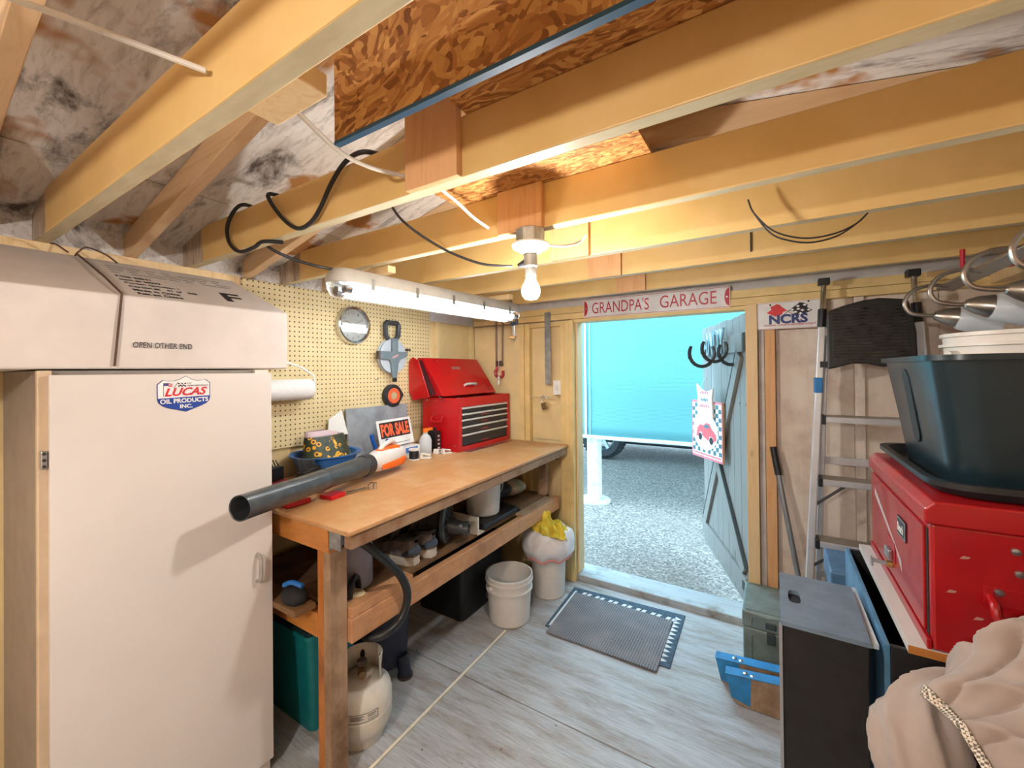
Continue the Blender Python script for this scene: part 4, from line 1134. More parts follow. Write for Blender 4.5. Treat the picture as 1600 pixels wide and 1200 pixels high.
for k in range(12):
    q = 2 * PI * k / 12
    obj('rib', MB().bar(PMx @ Vector((.025 * math.cos(q), .025 * math.sin(q), .008)), PMx @ Vector((.088 * math.cos(q), .088 * math.sin(q), .008)), .006, .012, pa), plain('#4a5056', .4, name='rib_grey'), im)
obj('outlet', MB().tube([PMx @ Vector(p) for p in ((-.005, -.02, .0), (.0, -.03, .05), (.0, -.035, .09))], [.05, .036, .030], 20).lathe([(.030, .0), (.036, .002), (.036, .03), (.024, .03), (.022, .0)], PMx @ Matrix.Translation((0, -.036, .085)), 24), plain('#33373b', .35, name='outlet'), pm, smooth=True)
obj('top_port', MB().lathe([(.001, .08), (.034, .08), (.034, .125), (.040, .127), (.040, .14), (.026, .142), (.024, .12)], Matrix.Translation(pc_ + pa * -.03), 24), PK, pm, smooth=True)
obj('valve_cap', MB().ball(PMx @ Vector((0, .075, -.10)), .014), CHROME, pm, smooth='all')

def sneaker(label, x, y, rz):
    t_ = thing('sneaker', label, 'shoe', (x, y, SZ), 'sneakers on the shelf')
    M_ = Matrix.Translation((x, y, SZ)) @ Matrix.Rotation(rz, 4, 'Z')
    def out(s):   # half width along length 0 heel .. 1 toe
        return .034 + .012 * math.sin(PI * min(1, s * 1.1)) + (.010 if .5 < s < .9 else 0) * math.sin(PI * (s - .5) / .4) if s < .97 else .026
    def ring(z, inset, tops=None):
        pts = []
        for side in (1, -1):
            rng = range(0, 11) if side == 1 else range(10, -1, -1)
            for k in rng:
                s = k / 10
                w_ = max(.004, out(s) - inset)
                if k == 0: w_ *= .55
                if k == 10: w_ *= .5
                pts.append((s * .29 - inset * (0) + (.004 if inset else 0) * (1 - 2 * s), side * w_, (tops(s) if tops else z)))
        return pts
    def loft(rings):
        mb = MB(); n = len(rings[0]); vs = [M_ @ Vector(p) for r_ in rings for p in r_]
        fs = [(i * n + j, i * n + (j + 1) % n, (i + 1) * n + (j + 1) % n, (i + 1) * n + j) for i in range(len(rings) - 1) for j in range(n)]
        fs += [tuple(reversed(range(n))), tuple(range((len(rings) - 1) * n, len(rings) * n))]
        return mb.add(vs, fs)
    obj('sole', loft([ring(.0, .004), ring(.012, 0), ring(.030, -.002), ring(0, 0, lambda s: .040 - .008 * s)]), plain('#d8d2c4', .6, name='sole_cream'), t_, smooth=True)
    top = lambda s: .105 - .05 * max(0, s - .3) / .7 * 1.1 if s > .12 else .112
    obj('upper', loft([ring(0, .002, lambda s: .040 - .008 * s), ring(0, .004, lambda s: .04 + (top(s) - .04) * .5), ring(0, .016, top), ring(0, .020, lambda s: top(s) - .012)]), plain('#77706c', .8, var=.2, scale=30, name='upper_grey'), t_, smooth=True)
    obj('heel_counter', MB().tube([M_ @ Vector(p) for p in ((.06, .037, .045), (.02, .030, .06), (-.002, .0, .075), (.02, -.030, .06), (.06, -.037, .045))], [.006, .014, .022, .014, .006], 8), plain('#47586e', .6, name='heel_blue'), t_, smooth=True)
    ring_ = [M_ @ Vector((.068 + .066 * math.cos(q), .031 * math.sin(q), .112 - .012 * math.cos(q))) for q in [2 * PI * k / 24 for k in range(24)]]
    obj('ankle_collar', MB().tube(ring_, .0075, 8, closed=True), plain('#3b3a3c', .85, name='collar_dark'), t_, smooth=True)
    obj('tongue', MB().prism([(-.020, 0), (.020, 0), (.024, .05), (0, .062), (-.024, .05)], frame(M_ @ Vector((.150, 0, .092)), M_.to_3x3() @ Vector((0, 1, 0)), M_.to_3x3() @ Vector((-.35, 0, .6))), .008), plain('#5a5654', .85, name='tongue_grey'), t_, bevel=.003)
    for k in range(4):
        s = .42 + .09 * k
        obj('lace', MB().tube([M_ @ Vector((s * .29, q * .024, top(s) + .004 - abs(q) * .006)) for q in (-1, -.5, 0, .5, 1)], .003, 6), plain('#4a4644', .8, name='lace_dark'), t_, smooth=True)
sneaker('grey sneaker nearer the corner leg, heel towards the room', -1.385, 1.375, R(180))
sneaker('grey sneaker next to the pump, heel towards the room', -1.375, 1.478, R(180))
br = thing('scrub_brush', 'wooden brush lying behind the pump on the shelf', 'brush', (-1.47, 1.75, SZ))
M = Matrix.Translation((-1.46, 1.735, SZ)) @ Matrix.Rotation(1.45, 4, 'Z')
obj('handle', MB().box(-.09, .09, -.02, .02, .026, .044, M), wood('#b98a50', '#caa066', 'x', 1, .5), br, bevel=.006)
obj('bristles', MB().box(-.085, .085, -.017, .017, 0, .0255, M), plain('#4c3826', .9, name='bristle'), br)
tag(obj('angle_shelf', MB().prism([(0, 0), (.075, 0), (.075, .007), (.007, .007), (.007, .095), (0, .095)], frame((-1.325, 1.645, SZ + .0005), (.25, 1, 0), (0, 0, 1)), .0).v and
    MB().prism([(0, 0), (.06, 0), (.06, .007), (.012, .007), (.012, .095), (0, .095)], frame((-1.85, 1.79, SZ + .0005), (0, 1, 0), (0, 0, 1)), .50), plain('#cdc7b8', .5, name='angle_white'), None, bevel=.001), 'cream L shaped board sticking out of the shelf by the pail', 'board')
sd = thing('seed_bag', 'shiny printed bag with red ends at the far end of the shelf', 'bag', (-1.62, 2.45, SZ))
def seedf(u, v):
    a = 2 * PI * u; s = 2 * v - 1
    w_ = math.sqrt(max(0, 1 - s ** 4))
    n_ = noise.noise(Vector((math.cos(a) * 2, math.sin(a) * 2, v * 6)))
    return (-1.60 + .085 * w_ * math.cos(a) + .01 * n_ + .05 * s, 2.42 + .17 * s, SZ + .06 + .055 * (w_ * .95 + .03) * math.sin(a))
def seedmat():
    m, nt, b = newmat('seed_print')
    tc = N(nt, 'ShaderNodeTexCoord'); s = N(nt, 'ShaderNodeSeparateXYZ'); nt.links.new(tc.outputs['Object'], s.inputs[0])
    nz = noise_out(nt, tc.outputs['Object'], 18, 3)
    ad = N(nt, 'ShaderNodeMath', operation='MULTIPLY_ADD'); nt.links.new(nz, ad.inputs[0]); ad.inputs[1].default_value = .12; nt.links.new(s.outputs['Y'], ad.inputs[2])
    mr = N(nt, 'ShaderNodeMapRange'); mr.inputs['From Min'].default_value = 2.30; mr.inputs['From Max'].default_value = 2.65
    nt.links.new(ad.outputs[0], mr.inputs['Value'])
    c = ramp(nt, mr.outputs[0], [(.0, srgb('#c63a34')), (.18, srgb('#3d4a55')), (.45, srgb('#2e3338')), (.55, srgb('#c9a284')), (.75, srgb('#8fa58c')), (.85, srgb('#d6d2c8')), (.93, srgb('#c0262c'))])
    nt.links.new(c, b.inputs['Base Color']); b.inputs['Roughness'].default_value = .3
    return m
obj('bag_body', MB().grid(seedf, 28, 24), seedmat(), sd, smooth='all')
tag(obj('black_tool', MB().bar((-1.58, 2.30, SZ + .010), (-1.36, 2.22, SZ + .010), .045, .02), BLACK, None, bevel=.006), 'flat black tool lying in front of the printed bag', 'tool')
jg = thing('sprayer_jug', 'pale lilac grey plastic jug standing behind the corner leg of the bench', 'jug', (-1.47, 1.10, SZ))
M = Matrix.Translation((-1.50, 1.115, SZ))
obj('jug_body', MB().lathe([(.0001, 0), (.078, 0), (.084, .008), (.084, .15), (.074, .20), (.045, .245), (.030, .255), (.030, .27), (.0001, .27)], M, 32), plain('#9b9aa8', .45, var=.05, name='jug_lilac'), jg, smooth=True)
obj('jug_cap', MB().cyl((-1.50, 1.115, SZ + .27), (-1.50, 1.115, SZ + .295), .034, n=20), BLACK, jg, smooth=True)
sdl = thing('sandal', 'black strapped sandal with a cream sole on the shelf behind the leg', 'shoe', (-1.44, 1.03, SZ))
sol = [(.032 * math.cos(a) * (1.2 if math.sin(a) > 0 else 1), .075 * math.sin(a)) for a in [2 * PI * k / 24 for k in range(24)]]
SMt = Matrix.Translation((-1.425, 1.035, SZ)) @ Matrix.Rotation(R(-62), 4, 'Z')
obj('sole', MB().prism(sol, SMt, .022), plain('#cbb792', .7, name='sandal_sole'), sdl, bevel=.005)
for yy, hh in ((-.04, .09), (.03, .06)):
    obj('strap', MB().tube([SMt @ Vector(((.040 * math.cos(q)), yy, .018 + hh * math.sin(q))) for q in [PI * k / 10 for k in range(11)]], .012, 6), BLACK, sdl, smooth=True)
ds = thing('dustpan_brush', 'black brush with a blue handle on the loose dark board', 'brush', (-1.62, .93, .63))
obj('brush_head', MB().ball((-1.535, .89, .662), .075, 20, 10, (.8, .55, .48)), plain('#1f2124', .8, name='brush_black'), ds, smooth='all')
obj('blue_handle', MB().tube(smoothpts([(-1.56, .865, .705), (-1.52, .872, .722), (-1.475, .885, .715)], 5), .009, 8), plain('#1e6fc0', .4, name='handle_blue'), ds, smooth=True)
hz = thing('black_hose', 'thick black hose looping out over the front rail of the bench', 'hose', (-1.27, 1.15, .5))
obj('hose', MB().tube(smoothpts([(-1.60, 1.06, .80), (-1.45, 1.01, .87), (-1.33, 1.03, .855), (-1.29, 1.09, .785), (-1.275, 1.175, .68), (-1.272, 1.208, .585), (-1.278, 1.175, .505), (-1.30, 1.10, .475), (-1.38, 1.08, .465), (-1.50, 1.20, .475), (-1.62, 1.32, .475)], 8), .0165, 12), plain('#1c1f22', .4, var=.1, name='hose_black'), hz, smooth=True)

# on the floor below
bn = thing('storage_bin', 'large black plastic bin on the floor under the bench shelf', 'bin', (-1.72, 2.15, 0))
def tub(x0, x1, y0, y1, z0, h, tp, t_=.004, r=.03):
    def loop(ins, z):
        a0, a1, b0, b1 = x0 + ins, x1 - ins, y0 + ins, y1 - ins
        pts = []
        for cx, cy, s in ((a1 - r, b1 - r, 0), (a0 + r, b1 - r, 1), (a0 + r, b0 + r, 2), (a1 - r, b0 + r, 3)):
            for k in range(5):
                q = s * PI / 2 + k * PI / 8
                pts.append((cx + r * math.cos(q), cy + r * math.sin(q), z))
        return pts
    loops = [loop(tp, z0), loop(tp * .5, z0 + h * .5), loop(0, z0 + h - .015), loop(-.012, z0 + h - .014), loop(-.012, z0 + h), loop(t_, z0 + h), loop(tp + t_, z0 + t_)]
    mb = MB(); n = len(loops[0]); vs = [p for l in loops for p in l]
    fs = [(i * n + j, i * n + (j + 1) % n, (i + 1) * n + (j + 1) % n, (i + 1) * n + j) for i in range(len(loops) - 1) for j in range(n)]
    fs += [tuple(reversed(range(n))), tuple(range((len(loops) - 1) * n, len(loops) * n))]
    return mb.add(vs, fs)
obj('tub', tub(-1.98, -1.545, 1.90, 2.36, 0, .40, .04), plain('#1d2023', .5, var=.15, name='bin_black'), bn, smooth=True)
obj('lid', MB().box(-1.985, -1.54, 1.895, 2.365, .401, .42), plain('#24282c', .5, name='bin_lid'), bn, bevel=.008)
tb = thing('teal_tote', 'teal plastic tote on the floor at the near end of the bench', 'tote', (-1.80, 1.15, 0))
obj('tub', tub(-2.04, -1.60, .985, 1.235, 0, .43, .035), plain('#0f7276', .45, var=.06, name='tote_teal'), tb, smooth=True)
obj('lid', MB().box(-2.05, -1.59, .975, 1.245, .431, .45), plain('#15282b', .5, name='tote_lid_dark'), tb, bevel=.008)
vc = thing('shop_vacuum', 'dark navy shop vacuum with a black caster behind the gas cylinder', 'vacuum', (-1.72, 1.43, 0))
M = Matrix.Translation((-1.72, 1.43, .0))
NV = plain('#23283a', .55, var=.15, name='vac_navy')
obj('drum', MB().lathe([(.0001, .045), (.13, .045), (.145, .06), (.155, .30), (.165, .305), (.165, .33), (.15, .40), (.09, .45), (.0001, .455)], M, 36), NV, vc, smooth=True)
for k in range(4):
    q = R(8 + 90 * k)
    c_ = Vector((-1.72 + .15 * math.cos(q), 1.43 + .15 * math.sin(q), 0))
    ft = obj('caster_foot', MB().tube([c_ + Vector((0, 0, .10)), c_ + Vector((.015 * math.cos(q), .015 * math.sin(q), .04)), c_ + Vector((.02 * math.cos(q), .02 * math.sin(q), .0))], [.03, .030, .034], 14), NV, vc, smooth=True)
    obj('caster_pad', MB().cyl(c_ + Vector((.02 * math.cos(q), .02 * math.sin(q), 0)), c_ + Vector((.02 * math.cos(q), .02 * math.sin(q), .012)), .037, n=16), plain('#4b4038', .6, name='caster_pad'), ft)
# propane cylinder
gc = thing('propane_cylinder', 'cream propane cylinder with a collar standing by the bench leg', 'gas cylinder', (-1.30, 1.09, 0))
GX, GY = -1.462, 1.132
M = Matrix.Translation((GX, GY, 0)) @ Matrix.Diagonal((.81, .81, .745, 1))
CRM = plain('#d8d0c2', .4, var=.06, name='cylinder_cream')
obj('tank', MB().lathe([(.0001, .03), (.09, .032), (.128, .06), (.145, .10), (.1475, .16), (.149, .162), (.149, .17), (.1475, .172), (.1475, .225), (.138, .268), (.11, .302), (.06, .325), (.0001, .333)], M, 48), CRM, gc, smooth=True)
obj('foot_ring', MB().lathe([(.10, 0), (.104, 0), (.108, .045), (.104, .045), (.10, 0)], M, 40), CRM, gc, smooth=True)
col = MB()
def colr(u, v):
    a = R(24) + R(232) * u
    r_ = .079
    return (GX + r_ * math.cos(a), GY + r_ * math.sin(a), .225 + .097 * v)
obj('collar', col.grid(lambda u, v: colr(u, v), 40, 1), CRM, gc, smooth='all', solid=.004, label='cream collar with grip slots')
obj('collar_rim', MB().tube([colr(k / 40, 1) for k in range(41)], .0045, 8), CRM, gc, smooth=True)
for q in (.07, .20, .5, .8):
    c_ = Vector(colr(q, .55)); a = R(24) + R(232) * q
    Mq = frame(c_ + Vector((math.cos(a), math.sin(a), 0)) * -.0035, (-math.sin(a), math.cos(a), 0), (0, 0, 1))
    slot = [(  .010 * math.cos(x) , .020 * math.sin(x)) for x in [2 * PI * k / 16 for k in range(16)]]
    obj('grip_slot', MB().prism(slot, Mq, .007), plain('#15130f', .8, name='slot_dark'), gc)
vl = obj('valve', MB().cyl((GX, GY, .246), (GX, GY, .286), .018, .015, 12).cyl((GX, GY, .268), (GX + .036, GY - .025, .266), .016, .016, 12), plain('#8a7050', .4, .7, name='brass'), gc, smooth=True)
obj('hand_wheel', MB().lathe([(.001, .385), (.022, .386), (.026, .392), (.026, .405), (.020, .41), (.001, .41)], M, 12), plain('#5b5148', .5, name='wheel_dark'), vl, smooth=True)
# printed warning panel on the shoulder, following the curve
def wrap_lab(a0, a1, z0_, z1_):
    return lambda u, v: ((GX + .1201 * math.cos(a0 + (a1 - a0) * u)), (GY + .1201 * math.sin(a0 + (a1 - a0) * u)), (z0_ + (z1_ - z0_) * v) * .745)
for a0, a1, z0_, z1_ in ((R(-70), R(-8), .2235, .2255), (R(-70), R(-8), .180, .182), (R(-9), R(-8), .18, .2255), (R(-60), R(-35), .212, .215), (R(-60), R(-38), .204, .206), (R(-60), R(-34), .197, .199), (R(-28), R(-12), .212, .215), (R(-28), R(-14), .204, .206), (R(-28), R(-12), .190, .192)):
    obj('printed_line', MB().grid(wrap_lab(a0, a1, z0_, z1_), 10, 1), INK, gc, solid=.0006)
# dowel and mats
tag(obj('dowel', MB().cyl((-1.318, 2.0, .0065), (-1.30, 1.0, .0065), .0065, n=12), plain('#e6dcc4', .6, name='dowel_pale'), None, smooth=True), 'long pale wooden dowel lying on the floor', 'dowel')
m1 = thing('door_mat', 'worn blue and white edged mat under the grey mat', 'mat', (-.81, 2.42, 0))
obj('pad', MB().prism([(-1.148, 2.165), (-.452, 2.175), (-.465, 2.69), (-1.175, 2.652)], Matrix.Translation((0, 0, .0003)), .006), plain('#4b5f70', .9, var=.2, scale=60, bmp=.4, name='mat_blue'), m1, bevel=.002)
WB = plain('#e4e6e4', .9, var=.05, name='mat_white')
for k in range(22):
    y = 2.20 + .0205 * k
    if k % 2 == 0:
        obj('white_wedge', MB().prism([(-.512, y), (-.512, y + .036), (-.475, y + .018)], Matrix.Translation((0, 0, .0058)), .001), WB, m1)
for k in range(7):
    x = -1.10 + .089 * k
    for d in (0, .034):
        obj('white_dash', MB().prism([(x + d, 2.585), (x + d + .024, 2.587), (x + d + .034, 2.622), (x + d + .012, 2.622)], Matrix.Translation((0, 0, .0058)), .001), WB, m1)
obj('white_band', MB().prism([(-1.132, 2.18), (-1.115, 2.18), (-1.135, 2.61), (-1.15, 2.61)], Matrix.Translation((0, 0, .0058)), .0008), WB, m1)
def matmat():
    m, nt, b = newmat('mat_grid')
    tc = N(nt, 'ShaderNodeTexCoord'); s = N(nt, 'ShaderNodeSeparateXYZ'); nt.links.new(tc.outputs['Object'], s.inputs[0])
    def cell(o):
        d = N(nt, 'ShaderNodeMath', operation='DIVIDE'); nt.links.new(o, d.inputs[0]); d.inputs[1].default_value = .0135
        f = N(nt, 'ShaderNodeMath', operation='FRACT'); nt.links.new(d.outputs[0], f.inputs[0])
        q = N(nt, 'ShaderNodeMath', operation='SUBTRACT'); nt.links.new(f.outputs[0], q.inputs[0]); q.inputs[1].default_value = .5
        a = N(nt, 'ShaderNodeMath', operation='ABSOLUTE'); nt.links.new(q.outputs[0], a.inputs[0])
        return a.outputs[0]
    mx = N(nt, 'ShaderNodeMath', operation='MAXIMUM'); nt.links.new(cell(s.outputs['X']), mx.inputs[0]); nt.links.new(cell(s.outputs['Y']), mx.inputs[1])
    c = ramp(nt, mx.outputs[0], [(.26, srgb('#53545a')), (.40, srgb('#8f8d92'))])
    dn = ramp(nt, noise_out(nt, coords(nt), 8, 5), [(.45, (0, 0, 0)), (.75, (.5, .5, .5))])
    c = mix(nt, dn, c, srgb('#9a9290'))
    nt.links.new(c, b.inputs['Base Color']); b.inputs['Roughness'].default_value = .9
    bump(nt, b, mx.outputs[0], .6, .003)
    return m
tag(obj('door_mat', MB().prism([(-1.112, 2.107), (-.502, 2.110), (-.518, 2.585), (-1.135, 2.585)], Matrix.Translation((0, 0, .0068)), .006), matmat(), None, bevel=.0015), 'grey waffle door mat lying on top of the blue edged mat', 'mat')

# ================================================================ the open plank door
DO = Vector((-.128, 2.835, 0))
dd = Vector((-.375, 1.0, 0)).normalized()
DM = frame(DO, dd, (0, 0, 1))            # local z points away from the room
DW = 1.06
d1 = struct_empty('door_1', (DO.x, DO.y, .05))
DGREY = wood('#716f6b', '#82807b', 'z', .5, .55, .08, 'door_grey')
DEDGE = plain('#3c4446', .6, var=.1, name='door_edge_dark')
nb = 8
for k in range(nb):
    a = DW * k / nb
    obj('plank', MB().box(a + .0015, a + DW / nb - .0015, .055, 1.835 - .004 * (k % 3), .0, .020 + .001 * (k % 2), DM), DGREY, d1, bevel=.003)
def rail(name, poly, th=.022, m=DGREY):
    return obj(name, MB().prism(poly, DM @ Matrix.Translation((0, 0, -th)), th - .0005), m, d1, bevel=.003)
rail('top_rail', [(.03, 1.60), (1.045, 1.60), (1.045, 1.715), (.03, 1.715)])
rail('bottom_rail', [(.01, .13), (1.05, .13), (1.05, .245), (.01, .245)])
rail('rail_end', [(.008, 1.60), (.0295, 1.60), (.0295, 1.715), (.008, 1.715)], .022, DEDGE)
def diag(a, b_, w_=.085):
    a, b_ = Vector(a), Vector(b_)
    n_ = Vector((-(b_ - a).y, (b_ - a).x)).normalized() * w_ / 2
    rail('diagonal_brace', [tuple(a - n_), tuple(b_ - n_), tuple(b_ + n_), tuple(a + n_)])
    e = n_ * 1.0
    s_ = 1 if (b_ - a).x * (b_ - a).y > 0 else -1
    rail('brace_edge', [tuple(a + s_ * -n_ * 1.02), tuple(b_ + s_ * -n_ * 1.02), tuple(b_ + s_ * -n_ * 1.30), tuple(a + s_ * -n_ * 1.30)], .024, DEDGE)
diag((.10, 1.585), (.98, .26))
diag((.60, .80), (.06, .262))
obj('hinge', MB().box(.0, .06, .165, .215, -.026, -.0225, DM), BLACK, d1)
for k in range(5):
    obj('nail_head', MB().cyl(DM @ Vector((.03 + .11 * k, 1.28, 0)), DM @ Vector((.03 + .11 * k, 1.28, -.002)), .006, n=8), DEDGE, d1)

# horseshoe name plaque and the checkered sign hung on the door
hs_ = thing('horseshoe_hanger', 'three joined dark horseshoes under white metal letters on the open door', 'horseshoes', DM @ Vector((.62, 1.60, -.05)))
IRON = plain('#4a4e50', .45, .6, var=.2, name='horseshoe_iron')
HM = frame(Vector((-.284, 2.945, 1.628)), (.86, .50, 0), (0, 0, 1))      # the shoes hang turned towards the room
for k, (cx, cz) in enumerate(((.075, -.02), (-.035, .0), (-.12, -.03))):
    pts = []
    for j in range(15):
        q = R(148) + R(244) * j / 14
        pts.append(HM @ Vector((cx + .078 * math.cos(q), cz + .084 * math.sin(q), .014 * (k - 1))))
    obj('horseshoe', MB().tube(pts, [.009] + [.0115] * 13 + [.009], 8), IRON, hs_, smooth=True)
    for j in (3, 5, 9, 11):
        obj('nail_hole', MB().cyl(pts[j] - Vector((.010, .004, 0)), pts[j] - Vector((.0125, .005, 0)), .004, n=6), BLACK, hs_)
WL = plain('#8f9da2', .35, .5, var=.1, name='letter_white')
LMx = frame(DM @ Vector((.77, 1.60, -.05)), -dd, (0, 0, 1))
text('ANDY', LMx, .52, .17, WL, hs_, bold=.02, depth=.012)
obj('letter_bar', MB().box(.36, .80, 1.588, 1.600, -.052, -.045, DM), IRON, hs_)

cs = thing('checker_sign', 'checkered wooden sign with a red car in a white oval on the open door', 'sign', DM @ Vector((.60, 1.1, -.05)))
KX = .74
KM = frame(DM @ Vector((.36, .845, -.040)), -dd, (0, 0, 1)) @ Matrix.Rotation(R(19), 4, 'Y') @ Matrix.Translation((-.37, 0, 0))      # local z towards the room
kw, kh = .37, .42
def ks(n, x0_, x1_, y0_, y1_, z_, m, t_=.001):
    return obj(n, MB().box(x0_, x1_, y0_, y1_, z_, z_ + t_, KM), m, cs)
PINK = plain('#d97a86', .45, var=.04, name='sign_pinkred'); CREAM = plain('#ece6e4', .45, name='sign_cream'); TEALK = plain('#2f6f7c', .45, name='check_teal')
ks('board', 0, kw, 0, kh, -.012, wood('#b98a5c', '#c79a6c', 'z', 1, .6, .05, 'sign_wood'), .014)
ks('sign_face', .0, kw, 0, kh, .0022, CREAM)
for a in ((0, kw, 0, .016), (0, kw, kh - .016, kh), (0, .010, 0, kh), (kw - .010, kw, 0, kh)):
    ks('border', *a, .0034, PINK)
ks('border', .02, kw - .02, .024, .036, .0034, PINK)
nx, ny = 11, 12
for i in range(nx):
    for j in range(ny):
        if (i + j) % 2 == 0:
            a = .012 + (kw - .024) * i / nx; c_ = .045 + (kh - .065) * j / ny
            ks('check', a, a + (kw - .024) / nx, c_, c_ + (kh - .065) / ny, .0033, TEALK, .0006)
ov = [(kw * .46 + .15 * math.cos(2 * PI * k / 36), kh * .47 + .135 * math.sin(2 * PI * k / 36)) for k in range(36)]
obj('oval', MB().prism(ov, up(KM, .0045), .001), CREAM, cs)
carp = [(.06, .155), (.075, .215), (.11, .245), (.15, .24), (.185, .262), (.225, .258), (.25, .225), (.30, .19), (.305, .15), (.27, .135), (.265, .165), (.225, .17), (.21, .135), (.135, .165), (.13, .19), (.10, .19), (.09, .155)]
obj('red_car', MB().prism(carp, up(KM, .0056), .0008), plain('#e2525c', .45, name='car_red'), cs)
obj('car_glass', MB().prism([(.155, .235), (.185, .25), (.215, .247), (.225, .23), (.17, .222)], up(KM, .0066), .0005), TEALK, cs)
for cx, cz in ((.112, .155), (.245, .14)):
    obj('car_wheel', MB().prism([(cx + .022 * math.cos(2 * PI * k / 16), cz + .026 * math.sin(2 * PI * k / 16)) for k in range(16)], up(KM, .0066), .0006), INK, cs)
tp = [(.10, kh - .11), (.285, kh - .12), (.275, kh + .02), (.29, kh + .095), (.24, kh + .075), (.19, kh + .072), (.14, kh + .09), (.085, kh + .125), (.105, kh + .03)]
obj('name_board', MB().prism(tp, up(KM, .006), .014), CREAM, cs, bevel=.002)
for k, (a, b_) in enumerate(((kh + .052, .11), (kh + .0, .09), (kh - .045, .13))):
    for j in range(5):
        obj('scroll_mark', MB().box(.19 - b_ / 2 + b_ / 5 * j, .19 - b_ / 2 + b_ / 5 * j + b_ / 7, a, a + .016 + .006 * ((j + k) % 2), .0202, .0207, KM), PINK if k != 1 else TEALK, cs)
obj('hang_wire', MB().tube([KM @ Vector((.12, kh + .09, .01)), DM @ Vector((.64, 1.55, -.03)), KM @ Vector((.28, kh + .08, .01))], .0015, 5), STEEL, cs)

# ================================================================ signs above and beside the doorway
gs = thing('street_sign', 'white street style sign with red lettering above the doorway', 'sign', (-.66, 2.735, 1.92))
GM = frame((-1.118, 2.736, 1.862), (1, 0, -.006), (0, 0, 1))
gw, gh = .912, .128
def rrect(x0_, x1_, y0_, y1_, r):
    pts = []
    for cx, cy, s in ((x1_ - r, y1_ - r, 0), (x0_ + r, y1_ - r, 1), (x0_ + r, y0_ + r, 2), (x1_ - r, y0_ + r, 3)):
        for k in range(5):
            q = s * PI / 2 + k * PI / 8
            pts.append((cx + r * math.cos(q), cy + r * math.sin(q)))
    return pts
SGR = plain('#b5122a', .4, var=.04, name='sign_red')
obj('plate', MB().prism(rrect(0, gw, 0, gh, .014), GM, .002), WHITE, gs)
obj('red_border', MB().prism(rrect(.004, gw - .004, .004, gh - .004, .012), up(GM, .0018), .0006), SGR, gs)
obj('white_field', MB().prism(rrect(.007, gw - .007, .007, gh - .007, .010), up(GM, .0022), .0006), plain('#dcd8d8', .35, name='field_white'), gs)
for s_ in (0, 1):
    cx = 0 if s_ == 0 else gw
    sg = -1 if s_ else 1
    arc = [(cx + sg * .007, gh * .5 + .05)] + [(cx + sg * (.010 + .020 * math.cos(q)), gh * .5 + .05 * math.sin(q)) for q in [PI / 2 - PI * k / 10 for k in range(11)]] + [(cx + sg * .007, gh * .5 - .05)]
    obj('red_end', MB().prism(arc if s_ == 0 else arc[::-1], up(GM, .0026), .0005), SGR, gs)
    obj('screw', MB().cyl(GM @ Vector((cx + sg * .018, gh * .5, .003)), GM @ Vector((cx + sg * .018, gh * .5, .006)), .005, n=10), STEEL, gs)
text("GRANDPA'S", GM @ Matrix.Translation((.062, .026, .0029)), .385, .078, SGR, gs, bold=-.002)
text('GARAGE', GM @ Matrix.Translation((.515, .028, .0029)), .325, .078, SGR, gs, bold=-.002)

nc = thing('club_plate', 'white licence style plate with crossed flags and blue letters by the doorway', 'sign', (.07, 2.712, 1.78))
NM = frame((-.070, 2.7135, 1.714), (1, 0, .0), (0, 0, 1))
nw, nh = .302, .148
obj('plate', MB().prism(rrect(0, nw, 0, nh, .010), NM, .0015), WHITE, nc)
obj('red_edge', MB().prism(rrect(.003, nw - .003, .003, nh - .003, .008), up(NM, .0013), .0005), SGR, nc)
obj('white_field', MB().prism(rrect(.0045, nw - .0045, .0045, nh - .0045, .0075), up(NM, .0016), .0005), plain('#e0dedd', .35, name='plate_field'), nc)
def NP(px, py):
    return ((px - 60) / 1360 * .285, .005 + (790 - (py - (px - 60) * -.065 * 1.0) ) / 560 * .138)
def npoly(n, pts, m, z_=.0021, t_=.0005):
    q = [NP(*p) for p in pts]
    ar = sum(q[i][0] * q[(i + 1) % len(q)][1] - q[(i + 1) % len(q)][0] * q[i][1] for i in range(len(q)))
    if ar < 0: q = q[::-1]
    obj(n, MB().prism(q, up(NM, z_), t_), m, nc)
npoly('red_flag', [(270, 430), (385, 345), (350, 290), (420, 265), (500, 225), (560, 240), (640, 320), (715, 375), (640, 400), (600, 470), (470, 505), (380, 470)], plain('#d8141c', .4, var=.08, name='flag_red'))
npoly('flag_staff', [(560, 520), (575, 525), (1010, 195), (995, 190)], INK)
npoly('flag_staff', [(500, 230), (512, 225), (840, 440), (828, 446)], plain('#7c4a30', .5, name='staff_brown'))
npoly('checker_flag', [(770, 370), (870, 300), (990, 190), (1080, 200), (1165, 240), (1150, 300), (1265, 355), (1190, 400), (1090, 430), (960, 470), (880, 430), (860, 385)], INK, .0022)
for px_, py_ in ((835, 352), (955, 272), (1100, 245), (965, 335), (1050, 360), (1185, 352), (1010, 430), (905, 400)):
    npoly('flag_check', [(px_ - 45, py_), (px_, py_ - 26), (px_ + 45, py_), (px_, py_ + 26)], WHITE, .0027)
NB = plain('#15296f', .4, var=.03, name='letter_navy')
a = NP(325, 670); b_ = NP(1165, 465)
text('NCRS', NM @ Matrix.Translation((a[0], a[1] - .004, .0024)) @ Matrix.Rotation(R(.6), 4, 'Z'), b_[0] - a[0], .052, NB, nc, bold=.045)
a = NP(205, 720); b_ = NP(1335, 650)
text('NATIONAL CORVETTE RESTORERS SOCIETY', NM @ Matrix.Translation((a[0], a[1] - .003, .0024)), b_[0] - a[0], .0085, SGR, nc, bold=.03)
